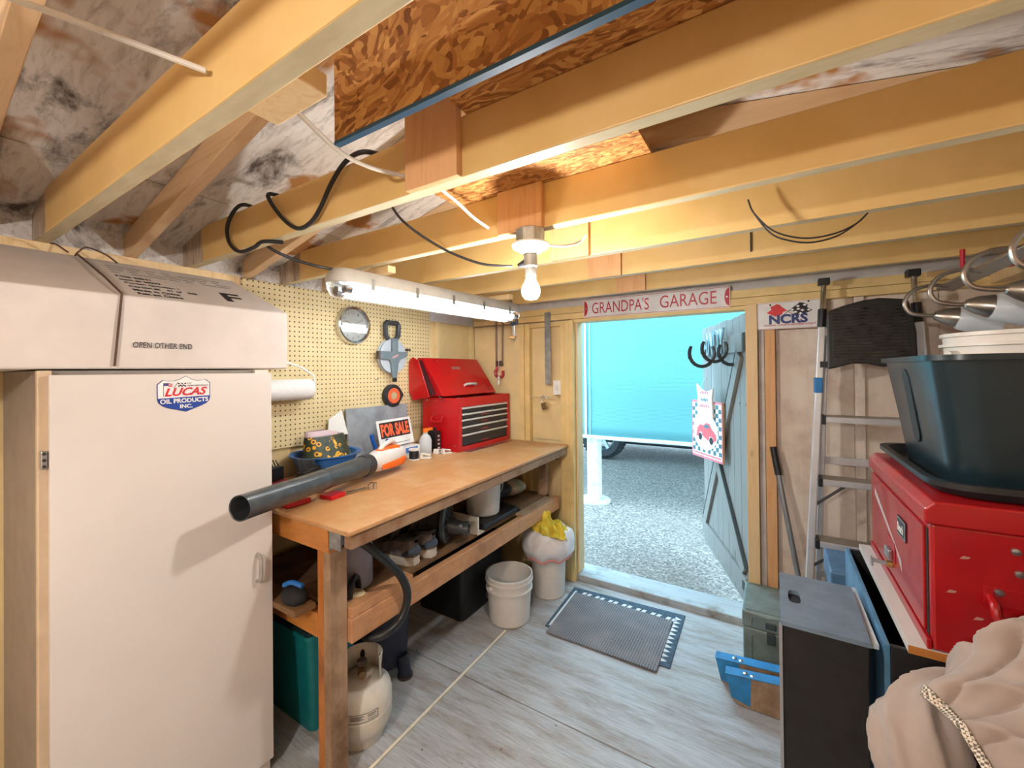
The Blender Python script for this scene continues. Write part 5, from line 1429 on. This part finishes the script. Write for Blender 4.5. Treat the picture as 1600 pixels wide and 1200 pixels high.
for px_, py_ in ((355, 245), (1180, 165)):
    q = NP(px_, py_)
    obj('screw', MB().cyl(NM @ Vector((q[0], q[1], .002)), NM @ Vector((q[0], q[1], .004)), .005, n=8), DARKGAP, nc)

# ================================================================ ladder and pole against the door wall
ldr = thing('step_ladder', 'aluminium platform step ladder with a black ribbed tray leaning by the doorway', 'ladder', (.36, 2.47, 0))
def lp(s, z, off=0):          # s 0 left rail .. 1 right rail, z height
    y = 2.455 + .135 * z / 1.95 + off
    w0 = .112 + (.222 - .112) * z / 1.95; w1 = .640 - (.640 - .548) * z / 1.95
    return Vector((w0 + (w1 - w0) * s, y, z))
LAD = plain('#cdcfd2', .34, .35, var=.05, name='ladder_alu')
for s in (0, 1):
    obj('front_rail', MB().bar(lp(s, .03), lp(s, 1.70), .030, .048, (0, 1, 0)), LAD, ldr, bevel=.004)
    obj('upper_tube', MB().cyl(lp(s, 1.66), lp(s, 1.915), .0125, n=14), CHROME, ldr, smooth=True)
    obj('joint_sleeve', MB().cyl(lp(s, 1.70), lp(s, 1.79), .0185, n=14), BLACK, ldr, smooth=True)
    obj('end_cap', MB().box(lp(s, 0).x * 0 + lp(s, 1.93).x - .024, lp(s, 1.93).x + .024, lp(s, 1.93).y - .02, lp(s, 1.93).y + .03, 1.912, 1.945), BLACK, ldr, bevel=.004)
    obj('rear_leg', MB().bar(lp(.10 + .80 * s, .03, .10), lp(.06 + .88 * s, 1.66, .055), .024, .024, (0, 1, 0)), LAD, ldr, bevel=.003)
    obj('foot', MB().box(lp(s, 0).x - .022, lp(s, 0).x + .022, lp(s, 0).y - .03, lp(s, 0).y + .03, 0, .04), BLACK, ldr, bevel=.004)
TREAD = plain('#968c80', .5, .3, var=.08, name='tread_grey')
for z in (.34, .672, .965, 1.262):
    a, b_ = lp(0, z), lp(1, z)
    tr_ = obj('tread', MB().box(a.x + .014, b_.x - .014, a.y - .05, a.y + .05, z - .028, z), LAD, ldr, bevel=.003)
    for k in range(6):
        obj('tread_rib', MB().box(a.x + .03, b_.x - .03, a.y - .044 + .0155 * k, a.y - .036 + .0155 * k, z + .0002, z + .003), TREAD, tr_)
    for s in (0, 1):
        q = lp(s, z)
        obj('tread_end', MB().box(q.x + (.012 if s == 0 else -.030), q.x + (.030 if s == 0 else -.012), q.y - .054, q.y + .03, z - .036, z + .006), BLACK, tr_, bevel=.003)
for z in (1.035, .48):
    a, b_ = lp(.1, z, .085), lp(.9, z, .085)
    obj('rear_bar', MB().box(a.x, b_.x, a.y - .012, a.y + .012, z - .018, z + .018), LAD, ldr, bevel=.003)
for z in (.965, .672):
    a = lp(0, z - .13); b_ = lp(.30, z - .022)
    obj('brace', MB().bar(a + Vector((.012, -.01, 0)), b_ + Vector((0, -.01, 0)), .012, .005, (0, 1, 0)), plain('#5f6164', .4, .6, name='brace_dark'), ldr)
    a = lp(1, z - .13); b_ = lp(.70, z - .022)
    obj('brace', MB().bar(a + Vector((-.012, -.01, 0)), b_ + Vector((0, -.01, 0)), .012, .005, (0, 1, 0)), plain('#5f6164', .4, .6, name='brace_dark'), ldr)
PMt = frame((.225, 2.515, 1.475), (1, 0, .015), (0, .05, 1))
top = [(0, .015), (.03, .022), (.09, .040), (.145, .038), (.20, .022), (.235, .022), (.28, .042), (.318, .04), (.318, .18), (.298, .315), (.285, .325), (.20, .34), (.14, .335), (.07, .318), (.012, .298), (.004, .28)]
pf = obj('platform_tray', MB().prism(top, PMt, .018), plain('#1b1a19', .45, var=.12, name='tray_black'), ldr, bevel=.006)
for k in range(17):
    z = .055 + .0148 * k
    obj('tray_rib', MB().box(.022, .296 - .0006 * k, z, z + .0075, .0181, .022, PMt), plain('#3c3a36', .22, var=.45, scale=24, name='rib_black_sheen'), pf, bevel=.002)  # ribs lighter than the tray: specular sheen put into their colour
obj('tray_bracket', MB().box(lp(0, 1.5).x + .0, lp(0, 1.5).x + .03, 2.53, 2.545, 1.50, 1.53), BLACK, ldr)
obj('blue_clip', MB().box(lp(0, 1.42).x - .020, lp(0, 1.42).x + .014, lp(0, 1.42).y - .03, lp(0, 1.42).y + .028, 1.375, 1.45), plain('#1c7ac0', .4, name='clip_blue'), ldr, bevel=.005)
pv = thing('walking_pole', 'thin grey pole with a black grip leaning beside the orange stud', 'pole', (.14, 2.50, 0))
pA, pB = Vector((.165, 2.535, .01)), Vector((-.004, 2.712, 1.065))
obj('shaft', MB().cyl(pA, pA.lerp(pB, .88), .0135, n=12), plain('#8b8d90', .35, .6, name='pole_grey'), pv, smooth=True)
obj('grip', MB().cyl(pA.lerp(pB, .86), pB, .0175, .016, n=12), BLACK, pv, smooth=True)
obj('rubber_tip', MB().cyl(pA - Vector((0, 0, .008)), pA.lerp(pB, .02), .018, n=12), BLACK, pv, smooth=True)

# ================================================================ boxes, chest, tote on the right
oc = thing('ammo_box', 'olive grey metal box with pressed panels on the floor by the doorway', 'box', (.06, 2.56, 0))
OLV = plain('#7c8883', .36, .15, var=.14, scale=14, name='olive_grey')
obj('box', MB().box(-.142, .072, 2.390, 2.712, .003, .205), OLV, oc, bevel=.008)
obj('lid', MB().box(-.146, .076, 2.384, 2.718, .2055, .288), OLV, oc, bevel=.008)
for z0_, z1_ in ((.03, .19), (.22, .275)):
    obj('pressed_edge', MB().tube([(-.105, 2.3885 - (.006 if z0_ > .2 else 0), z0_), (-.105, 2.3885 - (.006 if z0_ > .2 else 0), z1_ - .02), (-.085, 2.3885 - (.006 if z0_ > .2 else 0), z1_), (-.02, 2.3885 - (.006 if z0_ > .2 else 0), z1_)], .004, 6), OLV, oc)
obj('hasp', MB().box(-.045, .0, 2.376, 2.3835, .225, .255).box(-.04, -.005, 2.378, 2.3895, .15, .205), plain('#4c5552', .45, .4, name='hasp_olive'), oc, bevel=.003)
for yy in (2.40, 2.695):
    obj('pressed_edge', MB().box(-.13, .06, yy, yy + .005, .2881, .291), OLV, oc)

sw2 = ('#2f7fbe')
def foot(label, y0_, y1_, xf, z0_, z1_, rise, grp):
    t_ = thing('trestle_beam', label, 'beam', (xf, (y0_ + y1_) / 2, 0), 'trestle beams on the floor')
    M_ = frame((xf, y0_, 0), (1, 0, 0), (0, 0, 1))      # local z = -y
    L2 = .40
    poly = [(0, z0_ + .02), (.03, z0_), (L2, z0_), (L2, z1_ + rise), (-.022, z1_)]
    body = obj('beam', MB().prism(poly, frame((xf, y1_, 0), (1, 0, 0), (0, 0, 1)), y1_ - y0_), OLDW, t_, bevel=.003)
    BL = plain('#2a86c4', .45, var=.15, scale=12, name='beam_blue')
    obj('blue_top', MB().prism([(-.024, z1_ + .0005), (L2, z1_ + rise + .0005), (L2, z1_ + rise + .004), (-.024, z1_ + .004)], frame((xf, y1_ + .001, 0), (1, 0, 0), (0, 0, 1)), y1_ - y0_ + .002), BL, t_)
    obj('blue_end', MB().prism([(.002, z0_ + .026), (.075, z0_ + .01), (.078, z1_ + rise * .2), (-.021, z1_)], frame((xf, y0_ - .0004, 0), (1, 0, 0), (0, 0, 1)), .0008), BL, t_)
    for k in range(2):
        p_ = Vector((xf + .055 + .028 * k, y0_ + .025 - .006 * k, z1_ + .0045 + rise * .15))
        obj('bolt_head', MB().lathe([(.011, 0), (.010, .005), (.0001, .008)], Matrix.Translation(p_), 12), CHROME, t_, smooth=True)
foot('blue tipped wooden trestle beam nearer the black box', 2.10, 2.152, -.175, .003, .122, .055, None)
foot('blue tipped wooden trestle beam against the olive box', 2.190, 2.242, -.225, .003, .122, .04, None)

dk = thing('speaker_box', 'tall narrow black box with an oval hand hole in its top coloured as if blue lit', 'box', (.10, 1.5, 0))
DKB = plain('#1c1d20', .5, var=.2, scale=26, name='box_black'); DBL = plain('#6f8498', .28, var=.10, scale=18, name='box_top_daylit')  # blue grey of the top is daylight gloss painted on the box
obj('shell', MB().box(.014, .196, 1.352, 1.662, .004, .800), DKB, dk, bevel=.003)
hole = [(.047 + .016 * math.copysign(abs(math.cos(q)) ** .6, math.cos(q)), 1.51 + .040 * math.copysign(abs(math.sin(q)) ** .6, math.sin(q))) for q in [2 * PI * k / 24 for k in range(24)]]
def plate_with_hole(x0_, x1_, y0_, y1_, hole, z0_, z1_):
    bm = bmesh.new()
    o_ = [bm.verts.new((x, y, z0_)) for x, y in ((x0_, y0_), (x1_, y0_), (x1_, y1_), (x0_, y1_))]
    h_ = [bm.verts.new((x, y, z0_)) for x, y in hole]
    es = [bm.edges.new((o_[i], o_[(i + 1) % 4])) for i in range(4)] + [bm.edges.new((h_[i], h_[(i + 1) % len(h_)])) for i in range(len(h_))]
    r_ = bmesh.ops.triangle_fill(bm, edges=es, use_beauty=True)
    fs = [g for g in r_['geom'] if isinstance(g, bmesh.types.BMFace)]
    ex = bmesh.ops.extrude_face_region(bm, geom=fs)
    bmesh.ops.translate(bm, verts=[g for g in ex['geom'] if isinstance(g, bmesh.types.BMVert)], vec=(0, 0, z1_ - z0_))
    bmesh.ops.recalc_face_normals(bm, faces=bm.faces)
    me = bpy.data.meshes.new('plate'); bm.to_mesh(me); bm.free()
    return me
obj('top_panel', plate_with_hole(.010, .200, 1.348, 1.666, hole, .8005, .812), DBL, dk, label='top panel with a hand hole, daylight gloss painted in as blue grey')
obj('corner_strip', MB().box(.006, .0135, 1.348, 1.36, .004, .80), STEEL, dk)
tag(obj('white_strip', MB().bar((.212, 1.38, .792), (.207, 1.70, .792), .014, .012), plain('#cfe0ea', .3, name='strip_pale'), None), 'pale strip resting between the hand hole box and the long box', 'strip')

lb = thing('long_box', 'long open black box with a blue side lightened as if daylit under the red chest', 'box', (.46, 1.7, 0))
BLU = plain('#5287ad', .5, var=.18, scale=10, name='box_blue_daylit')  # lighter blue than the box: blue light painted into this side
obj('side_panel', MB().box(.226, .238, 1.365, 2.02, .004, .812), BLU, lb, bevel=.002, label='scuffed blue side panel with blue light in its colour')
obj('side_panel', MB().box(.690, .702, 1.365, 2.02, .004, .812), DKB, lb, bevel=.002)
obj('front_panel', MB().box(.2385, .6895, 1.365, 1.377, .004, .812), DKB, lb, bevel=.002)
obj('back_panel', MB().box(.2385, .6895, 2.008, 2.02, .004, .812), DKB, lb, bevel=.002)
obj('bottom_panel', MB().box(.2385, .6895, 1.3775, 2.0075, .004, .02), DKB, lb)
wbd = tag(obj('white_board', MB().box(.268, .72, 1.352, 2.03, .8125, .832), plain('#d5d3d0', .5, var=.03, name='board_white'), None, bevel=.001), 'white board with a raw wooden edge under the red chest', 'board')
obj('raw_edge', MB().box(.2675, .7205, 1.3505, 1.3518, .8128, .8317), ORG, wbd, label='raw wooden front edge')

mc = thing('machinist_chest', 'battered red steel chest with a maker badge standing on the white board', 'tool chest', (.49, 1.68, .8325))
c0, c1, e0, e1, q0 = .305, .675, 1.354, 2.02, .8325
RD2 = plain('#aa0c16', .34, var=.06, scale=10, coat=.3, name='red_enamel_old')
obj('body', MB().box(c0 + .006, c1, e0, e1, q0, 1.128), RD2, mc, bevel=.006)
obj('front_panel', MB().box(c0 - .001, c0 + .0055, e0 + .035, e1 - .010, q0 + .03, 1.112), RD2, mc, bevel=.002)
obj('panel_gap', MB().box(c0 + .0045, c0 + .0058, e0 + .020, e0 + .034, q0 + .02, 1.112), DARKGAP, mc)
obj('base_lip', MB().box(c0 - .004, c0 + .0055, e0, e1, q0, q0 + .024), RD2, mc, bevel=.002)
lidp = [(c0 - .006, 1.1285), (c0 - .006, 1.165), (c0 + .012, 1.183), (c1, 1.186), (c1 + .006, 1.18), (c1 + .006, 1.1285)]
obj('lid', MB().prism(lidp, frame((0, e1 + .004, 0), (1, 0, 0), (0, 0, 1)), e1 - e0 + .008), RD2, mc, bevel=.005, seg=3)
SFc = lambda y, z: frame((c0 - .0015, y, z), (0, -1, 0), (0, 0, 1))
obj('paint_stripe', MB().prism([(.0, .215), (.30, .125), (.36, .085), (.355, .115), (.01, .238)], SFc(1.945, q0), .0006), plain('#c9b3b0', .5, name='stripe_worn'), mc)
bdg = obj('badge_plate', MB().box(0, .085, 0, .055, 0, .003, SFc(1.615, q0 + .185)), INK, mc, bevel=.001)
obj('badge_rim', MB().box(.003, .082, .003, .052, .003, .0036, SFc(1.615, q0 + .185)), plain('#c9cdd0', .3, .5, name='badge_silver'), bdg)
obj('badge_field', MB().box(.006, .079, .006, .049, .0036, .0042, SFc(1.615, q0 + .185)), plain('#1f2a3c', .4, name='badge_dark'), bdg)
text('Beach', SFc(1.605, q0 + .200) @ Matrix.Translation((0, 0, .0044)), .060, .024, WHITE, bdg, bold=.02)
lk = obj('lock_plate', MB().box(0, .09, 0, .062, 0, .002, SFc(1.75, q0 + .075)), plain('#b3262f', .4, name='lock_red'), mc, bevel=.001)
obj('latch', MB().box(.02, .07, .005, .035, .002, .014, SFc(1.75, q0 + .075)), STEEL, lk, bevel=.003)
obj('lock_cylinder', MB().cyl(SFc(1.70, q0 + .062) @ Vector((0, 0, 0)), SFc(1.70, q0 + .062) @ Vector((0, 0, .014)), .010, n=16), plain('#b59a5a', .35, .8, name='lock_brass'), mc, smooth=True)
obj('key', MB().bar(SFc(1.70, q0 + .062) @ Vector((0, 0, .014)), SFc(1.70, q0 + .062) @ Vector((-.004, .002, .046)), .003, .012).box(-.012, .012, -.012, .012, .046, .049, SFc(1.70, q0 + .062)), STEEL, mc)
hd2 = smoothpts([(.405, e0 - .002, .985), (.403, e0 - .03, .978), (.405, e0 - .040, .955), (.43, e0 - .042, .945), (.55, e0 - .042, .945), (.575, e0 - .040, .955), (.577, e0 - .03, .978), (.575, e0 - .002, .985)], 5)
obj('end_handle', MB().tube(hd2, .0085, 10), RD2, mc, smooth=True)
obj('handle_plate', MB().box(.395, .585, e0 - .003, e0, .968, 1.008), RD2, mc, bevel=.001)
for a, z in ((.445, 1.093), (.450, 1.045), (.418, .998), (.535, 1.093), (.53, 1.045), (.562, .998)):
    obj('rivet', MB().lathe([(.0085, 0), (.0075, .004), (.0001, .006)], frame((a, e0 - .0005 - (.003 if z < 1.02 else 0), z), (1, 0, 0), (0, 0, 1)), 12), STEEL, mc, smooth=True)
for k, (a, z) in enumerate(((.358, 1.058), (.335, .975), (.378, .925))):
    obj('paint_chip', MB().prism([(0, 0), (.014, .002), (.018, .007), (.006, .008)], frame((a, e0 - .0002, z), (1, 0, 0), (0, 0, 1)), .0004), plain('#b98a80', .6, name='chip'), mc)

tl = thing('tote_lid', 'black upturned tote lid lying on the red chest under the tote', 'lid', (.52, 1.66, 1.1865))
obj('lid_pan', tub(.335, .83, 1.398, 2.04, 1.1865, .034, .012, .006, .08), plain('#202327', .4, var=.1, name='lid_black'), tl, smooth=True)
tt = thing('black_tote', 'large black tote with a white bucket inside on top of the red chest', 'tote', (.58, 1.65, 1.194))
obj('tub', tub(.335, .80, 1.405, 1.99, 1.1935, .335, .045, .005, .07), plain('#1b2d35', .28, var=.06, name='tote_black_reflection'), tt, smooth=True)  # teal cast in the black stands in for a reflection
for yy in (1.66,):
    slot = rrect(-.03, .03, .05, .27, .03)
    obj('side_flute', MB().prism(slot, frame((.3755, 1.70, 1.225), (0, -1, 0), (-.134, 0, 1)), .004), plain('#141a1e', .5, name='flute_black'), tt, bevel=.004)
bkt = bucket('bucket', 'white ribbed bucket standing inside the black tote', .575, 1.70, 1.2045, .130, .150, .388, (.29, .325, .355), handle=(R(200), R(-20), .325))

bx2 = thing('tool_case', 'blue metal case with a chrome latch standing behind the long box', 'case', (.36, 2.22, 0))
obj('trunk_body', MB().box(.190, .56, 2.105, 2.36, .004, .585), plain('#26343f', .5, .1, var=.12, name='trunk_dark'), bx2, bevel=.006)
obj('trunk_lid', MB().box(.186, .564, 2.10, 2.365, .5855, .680), plain('#5a82a6', .45, .2, var=.12, name='trunk_blue'), bx2, bevel=.008)
obj('corner_strap', MB().box(.184, .205, 2.097, 2.0995, .01, .585), plain('#51728c', .45, .2, name='strap_blue'), bx2)
obj('latch', MB().box(.235, .285, 2.085, 2.0995, .580, .655), CHROME, bx2, bevel=.004)
obj('latch', MB().box(.248, .272, 2.080, 2.0845, .555, .63), CHROME, bx2, bevel=.003)

# ================================================================ vanity light bar hanging top right
vb = thing('vanity_light', 'brushed nickel four lamp light bar with frosted shades hung at the upper right', 'light', (.74, 2.0, 1.80))
NIK = plain('#b3aca4', .3, .9, var=.05, name='nickel')
SHADE = plain('#d5dbe0', .3, var=.02, sss=.3, name='frosted_glass')
obj('back_bar', MB().bar((.66, 1.45, 1.855), (.60, 2.38, 1.815), .055, .014, (.2, 0, 1)), NIK, vb, bevel=.004)
for k in range(4):
    f_ = k / 3
    y = 2.32 - .73 * f_
    xb = .595 + .06 * f_; z = 1.815 + .035 * f_
    arm = smoothpts([(xb, y, z), (xb - .05, y, z + .012), (xb - .105, y, z - .005), (xb - .130, y, z - .05), (xb - .115, y, z - .092), (xb - .07, y, z - .108), (xb - .035, y, z - .110)], 6)
    a_ = obj('arm', MB().tube(arm, .0075, 10), NIK, vb, smooth=True)
    sM_ = frame((xb - .04, y, z - .109), (0, 1, 0), (.25, 0, 1))
    ax_ = Vector((1, 0, -.22)).normalized()
    sM_ = frame((xb - .045, y, z - .108), (0, 1, 0), Vector((.22, 0, 1)))
    obj('socket_cup', MB().lathe([(.008, 0), (.016, .004), (.030, .03), (.038, .058), (.040, .066), (.036, .066)], sM_, 28, cap=False), NIK, a_, smooth=True)
    obj('glass_shade', MB().lathe([(.034, .062), (.046, .075), (.052, .12), (.056, .185), (.053, .185), (.048, .12), (.042, .078)], sM_, 28, cap=False), SHADE, a_, smooth=True)
for q, (y, z) in enumerate(((2.30, 1.945), (1.80, 1.945))):
    h_ = [(.63, y, CEIL_Z + .004), (.63, y, 1.885), (.64, y - .01, 1.868), (.66, y - .02, 1.865), (.78, y - .05, 1.875), (.795, y - .05, 1.89), (.80, y - .05, 1.915)]
    tag(obj('red_hook', MB().tube(smoothpts(h_, 5), .008, 8), plain('#b8182a', .4, name='hook_red'), None, smooth=True),
        ['red coated utility hook above the far shades', 'red coated utility hook above the nearest shade'][q], 'hook', 'red utility hooks')
tag(obj('plastic_sheet', MB().grid(lambda u, v: (.80 + .02 * math.sin(9 * u + 2 * v), 1.30 + .62 * u, 1.62 + .26 * v - .05 * u), 14, 8), plain('#c9d0d6', .4, var=.04, name='sheet_milky'), None, smooth='all', solid=.003), 'milky plastic sheet hanging behind the light bar', 'sheet')

# ================================================================ beige cloth over a wicker hamper
hm = thing('wicker_hamper', 'wicker hamper with a beige cloth liner at the lower right', 'hamper', (.50, 1.03, 0))
WK = wood('#a5804f', '#bf9a66', 'z', 1, .6, .1, 'wicker')
hx0, hx1, hy0, hy1, hh = .275, .78, .86, 1.24, .80
for k in range(26):
    u = k / 25
    obj('wicker_stake', MB().cyl((hx0 + (hx1 - hx0) * u, hy0, 0), (hx0 + (hx1 - hx0) * u, hy0, hh), .006, n=6), WK, hm)
for k in range(19):
    u = k / 18
    obj('wicker_stake', MB().cyl((hx0, hy0 + (hy1 - hy0) * u, 0), (hx0, hy0 + (hy1 - hy0) * u, hh), .006, n=6), WK, hm)
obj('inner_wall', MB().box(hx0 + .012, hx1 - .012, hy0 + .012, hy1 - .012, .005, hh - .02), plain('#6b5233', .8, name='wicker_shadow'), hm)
for z in (.04, .30, .55, hh - .01):
    obj('wicker_band', MB().tube([(hx0, hy0, z), (hx1, hy0, z), (hx1, hy1, z), (hx0, hy1, z)], .011, 8, closed=True), WK, hm, smooth=True)
BEI = None
def beige():
    m, nt, b = newmat('beige_cloth')
    v = coords(nt)
    f = noise_out(nt, v, 6, 4)
    nt.links.new(ramp(nt, f, [(.3, srgb('#978982')), (.7, srgb('#a99b93'))]), b.inputs['Base Color'])
    b.inputs['Roughness'].default_value = .85
    b.inputs['Sheen Weight'].default_value = .2
    bump(nt, b, noise_out(nt, coords(nt, (1, 1, 1)), 260, 2), .12, .001)
    return m
BEI = beige()
def bez(c, t):
    """Catmull-Rom through the control row"""
    n = len(c) - 1
    f = min(t * n, n - 1e-6); k = int(f); t = f - k
    P = lambda q: c[max(0, min(n, q))]
    a, b_, d, e = P(k - 1), P(k), P(k + 1), P(k + 2)
    return .5 * ((2 * b_) + (d - a) * t + (2 * a - 5 * b_ + 4 * d - e) * t * t + (3 * b_ - a - 3 * d + e) * t ** 3)
NET = [[(.30, 1.24, .70), (.36, 1.27, .72), (.45, 1.28, .74), (.56, 1.28, .74), (.76, 1.28, .74)],
       [(.26, 1.13, .86), (.33, 1.17, .90), (.42, 1.18, .96), (.53, 1.20, .99), (.76, 1.21, .99)],
       [(.225, 1.02, .905), (.30, 1.07, .980), (.38, 1.095, 1.050), (.50, 1.11, 1.09), (.76, 1.12, 1.09)],
       [(.237, .985, .912), (.315, 1.0, .965), (.40, 1.0, 1.01), (.52, 1.0, 1.05), (.76, 1.0, 1.05)],
       [(.255, .93, .905), (.33, .93, .935), (.42, .92, .965), (.54, .92, .99), (.76, .92, .98)],
       [(.275, .87, .84), (.35, .865, .86), (.44, .86, .88), (.55, .86, .90), (.76, .86, .88)],
       [(.285, .845, .66), (.36, .835, .66), (.45, .83, .66), (.56, .83, .66), (.76, .83, .66)]]
NET = [[Vector(p) for p in r_] for r_ in NET]
def sheet0(u, v):
    return bez([bez(r_, u) for r_ in NET], v)
def sheet(u, v):
    e = .004
    p = sheet0(u, v)
    du = sheet0(min(1, u + e), v) - sheet0(max(0, u - e), v)
    dv = sheet0(u, min(1, v + e)) - sheet0(u, max(0, v - e))
    n_ = dv.cross(du)
    n_ = n_.normalized() if n_.length > 1e-9 else Vector((0, 0, 1))
    if n_.z < 0: n_ = -n_
    q1 = noise.noise(Vector((u * 2.6, v * 2.2, 3.1)))
    q2 = noise.noise(Vector((u * 6, v * 11 - u * 4, 7.7)))
    q3 = noise.noise(Vector((u * 16, v * 26 - u * 9, 1.7)))
    ph = PI * (5.2 * v - 2.3 * u + .9 * q1)
    pleat = (1 - abs(math.sin(ph))) ** 1.5
    ph2 = PI * (9.5 * v + 1.6 * u + 1.2 * q1)
    pl2 = (1 - abs(math.cos(ph2))) ** 2
    edge = min(1, .25 + 2.2 * u)
    return p + n_ * edge * (.030 * pleat - .016 * pl2 + .020 * q1 + .010 * q2 + .0035 * q3)
obj('cloth_liner', MB().grid(sheet, 90, 150), BEI, hm, smooth='all', solid=.003, label='large beige cloth heap')
RP = smoothpts([(.262, .94, .62), (.225, .995, .735), (.222, 1.045, .805), (.245, 1.09, .845), (.29, 1.125, .862), (.35, 1.14, .87)], 8)
def roll(u, v):
    f = u * (len(RP) - 1); k = min(int(f), len(RP) - 2)
    c_ = RP[k].lerp(RP[k + 1], f - k)
    tg = (RP[k + 1] - RP[k]).normalized()
    sd_ = tg.cross(Vector((0, 0, 1))).normalized(); up_ = sd_.cross(tg)
    a = 2 * PI * v
    q = noise.noise(Vector((u * 3, math.cos(a) * 1.6, math.sin(a) * 1.6)))
    fold = (1 - abs(math.sin(3.5 * a + 3 * u + 2 * q))) ** 2
    r_ = (.030 + .022 * math.sin(PI * min(1, .15 + u * .85))) * (1 + .25 * q + .16 * fold)
    return c_ + sd_ * (math.cos(a) * r_ * 1.15) + up_ * (math.sin(a) * r_)
obj('cloth_liner', MB().grid(roll, 60, 64), BEI, hm, smooth='all', solid=.003, label='beige cloth roll folded over the rim')
def trim(u, v):
    p = sheet(.004 + .055 * v, .34 + .42 * u)
    return p + Vector((-.004, -.002, .004))
def trimmat():
    m, nt, b = newmat('woven_trim')
    v = coords(nt, (1, 1, 1), (0, .6, .5))
    ch = N(nt, 'ShaderNodeTexChecker', Scale=240)
    ch.inputs[1].default_value = (*srgb('#d8cdbd'), 1); ch.inputs[2].default_value = (*srgb('#5f574d'), 1)
    nt.links.new(v, ch.inputs[0]); nt.links.new(ch.outputs[0], b.inputs['Base Color'])
    return m
obj('woven_trim', MB().grid(trim, 24, 4), trimmat(), hm, smooth='all', solid=.003)

# ================================================================ boards stored on the joists and cables
BLUEE = plain('#2b5675', .5, name='blue_edge')
ob = thing('osb_board', 'dark upright oriented strand board with a blue painted lower edge above the joists', 'board', (-.2, .56, 1.99))
obj('board', MB().box(-.795, .45, .556, .568, 1.998, 2.205), OSB, ob)
obj('blue_edge', MB().box(-.795, .45, .555, .569, 1.990, 1.9978), BLUEE, ob)
tag(obj('osb_sheet', MB().box(-.95, -.275, 1.035, 1.98, 2.0905, 2.102), OSB, None), 'flat oriented strand board sheet lying on the joists beyond the bulb', 'board', 'loose sheets on the joists')
tag(obj('osb_sheet', MB().box(-.59, .35, .62, .925, 2.0905, 2.102), OSB, None), 'flat oriented strand board sheet lying on the second joist', 'board', 'loose sheets on the joists')
tag(obj('osb_sheet', MB().box(-.90, -.40, 1.04, 2.30, 2.1025, 2.114), OSB, None), 'upper oriented strand board sheet stacked on the flat one', 'board', 'loose sheets on the joists')
CBL = plain('#1a1a1c', .5, name='cable_black'); RMX = plain('#d8d2c6', .5, name='cable_white')
def cable(name, label, pts, r, m, cat='cable', n=8, grp=None):
    return tag(obj(name, MB().tube(smoothpts(pts, n), r, 8), m, None, smooth=True), label, cat, grp)
cable('cable', 'black cable looped over the second joist above the cabinet', [(-1.53, .86, 2.02), (-1.57, .80, 2.085), (-1.60, .742, 2.10), (-1.68, .735, 2.05), (-1.675, .735, 1.98), (-1.60, .735, 1.932), (-1.50, .735, 1.930), (-1.44, .735, 1.94), (-1.40, .78, 1.942)], .0065, CBL)
cable('cable', 'thick black cable drooping in front of the second joist', [(-1.40, .83, 2.098), (-1.405, .742, 2.094), (-1.39, .735, 2.06), (-1.31, .735, 1.985), (-1.235, .735, 1.945), (-1.17, .735, 1.950), (-1.12, .735, 1.985), (-1.065, .735, 2.045), (-1.0, .735, 2.088), (-.93, .74, 2.096), (-.90, .80, 2.098)], .0065, CBL)
cable('cable', 'black cable running down into the near end of the fixture', [(-1.56, .80, 1.972), (-1.545, .83, 1.948), (-1.53, .90, 1.928), (-1.50, .98, 1.915), (-1.495, 1.045, 1.915)], .006, CBL)
cable('cord', 'black lamp cord sagging to the plug by the bulb', [(-1.02, .91, 2.03), (-1.0, .94, 1.985), (-.95, .98, 1.935), (-.88, 1.03, 1.885), (-.80, 1.08, 1.848), (-.74, 1.115, 1.838), (-.71, 1.14, 1.838)], .0042, CBL, 'cord')
cable('cable', 'white cable strung from the pale offcut to the ridge hanger', [(-.80, .40, 2.06), (-.79, .44, 2.03), (-.80, .56, 1.988), (-.79, .64, 1.977), (-.775, .742, 1.99)], .005, RMX)
cable('cable', 'white cable hanging between the second and third joists', [(-.80, .80, 2.02), (-.83, .90, 2.045), (-.83, 1.0, 2.03), (-.82, 1.08, 2.0), (-.812, 1.152, 1.985)], .005, RMX)
cable('cable', 'white cable strung to the hole in the nearest joist', [(-1.02, -.05, 2.05), (-.90, .12, 2.03), (-.80, .318, 2.008)], .005, RMX)
cable('cable', 'short white cable curving down beside the bulb lampholder', [(-.52, 1.30, 1.946), (-.54, 1.29, 1.925), (-.57, 1.24, 1.905), (-.605, 1.165, 1.895)], .0045, RMX)
for q, dz in enumerate((0, -.013)):
    cable('wire_loop', ['thin black wire loop hanging under the right joists', 'lower thin black wire loop hanging beside its twin'][q], [(-.06, 1.50, 2.03), (-.045, 1.50, 1.985), (.0, 1.50, 1.925 + dz), (.05, 1.505, 1.895 + dz), (.105, 1.52, 1.885 + dz), (.165, 1.53, 1.893 + dz * .7), (.21, 1.543, 1.915), (.235, 1.545, 1.94)], .0024, CBL, 'wire', 8, 'thin wire loops')

tag(obj('dark_slit', MB().bar((-.07, 1.951, 2.055), (-.07, 1.951, 1.975), .005, .007, (0, 1, 0)), INK, None), 'short dark slit in the fifth joist right of the bulb', 'crack')  # dark bar standing for a slit in the joist
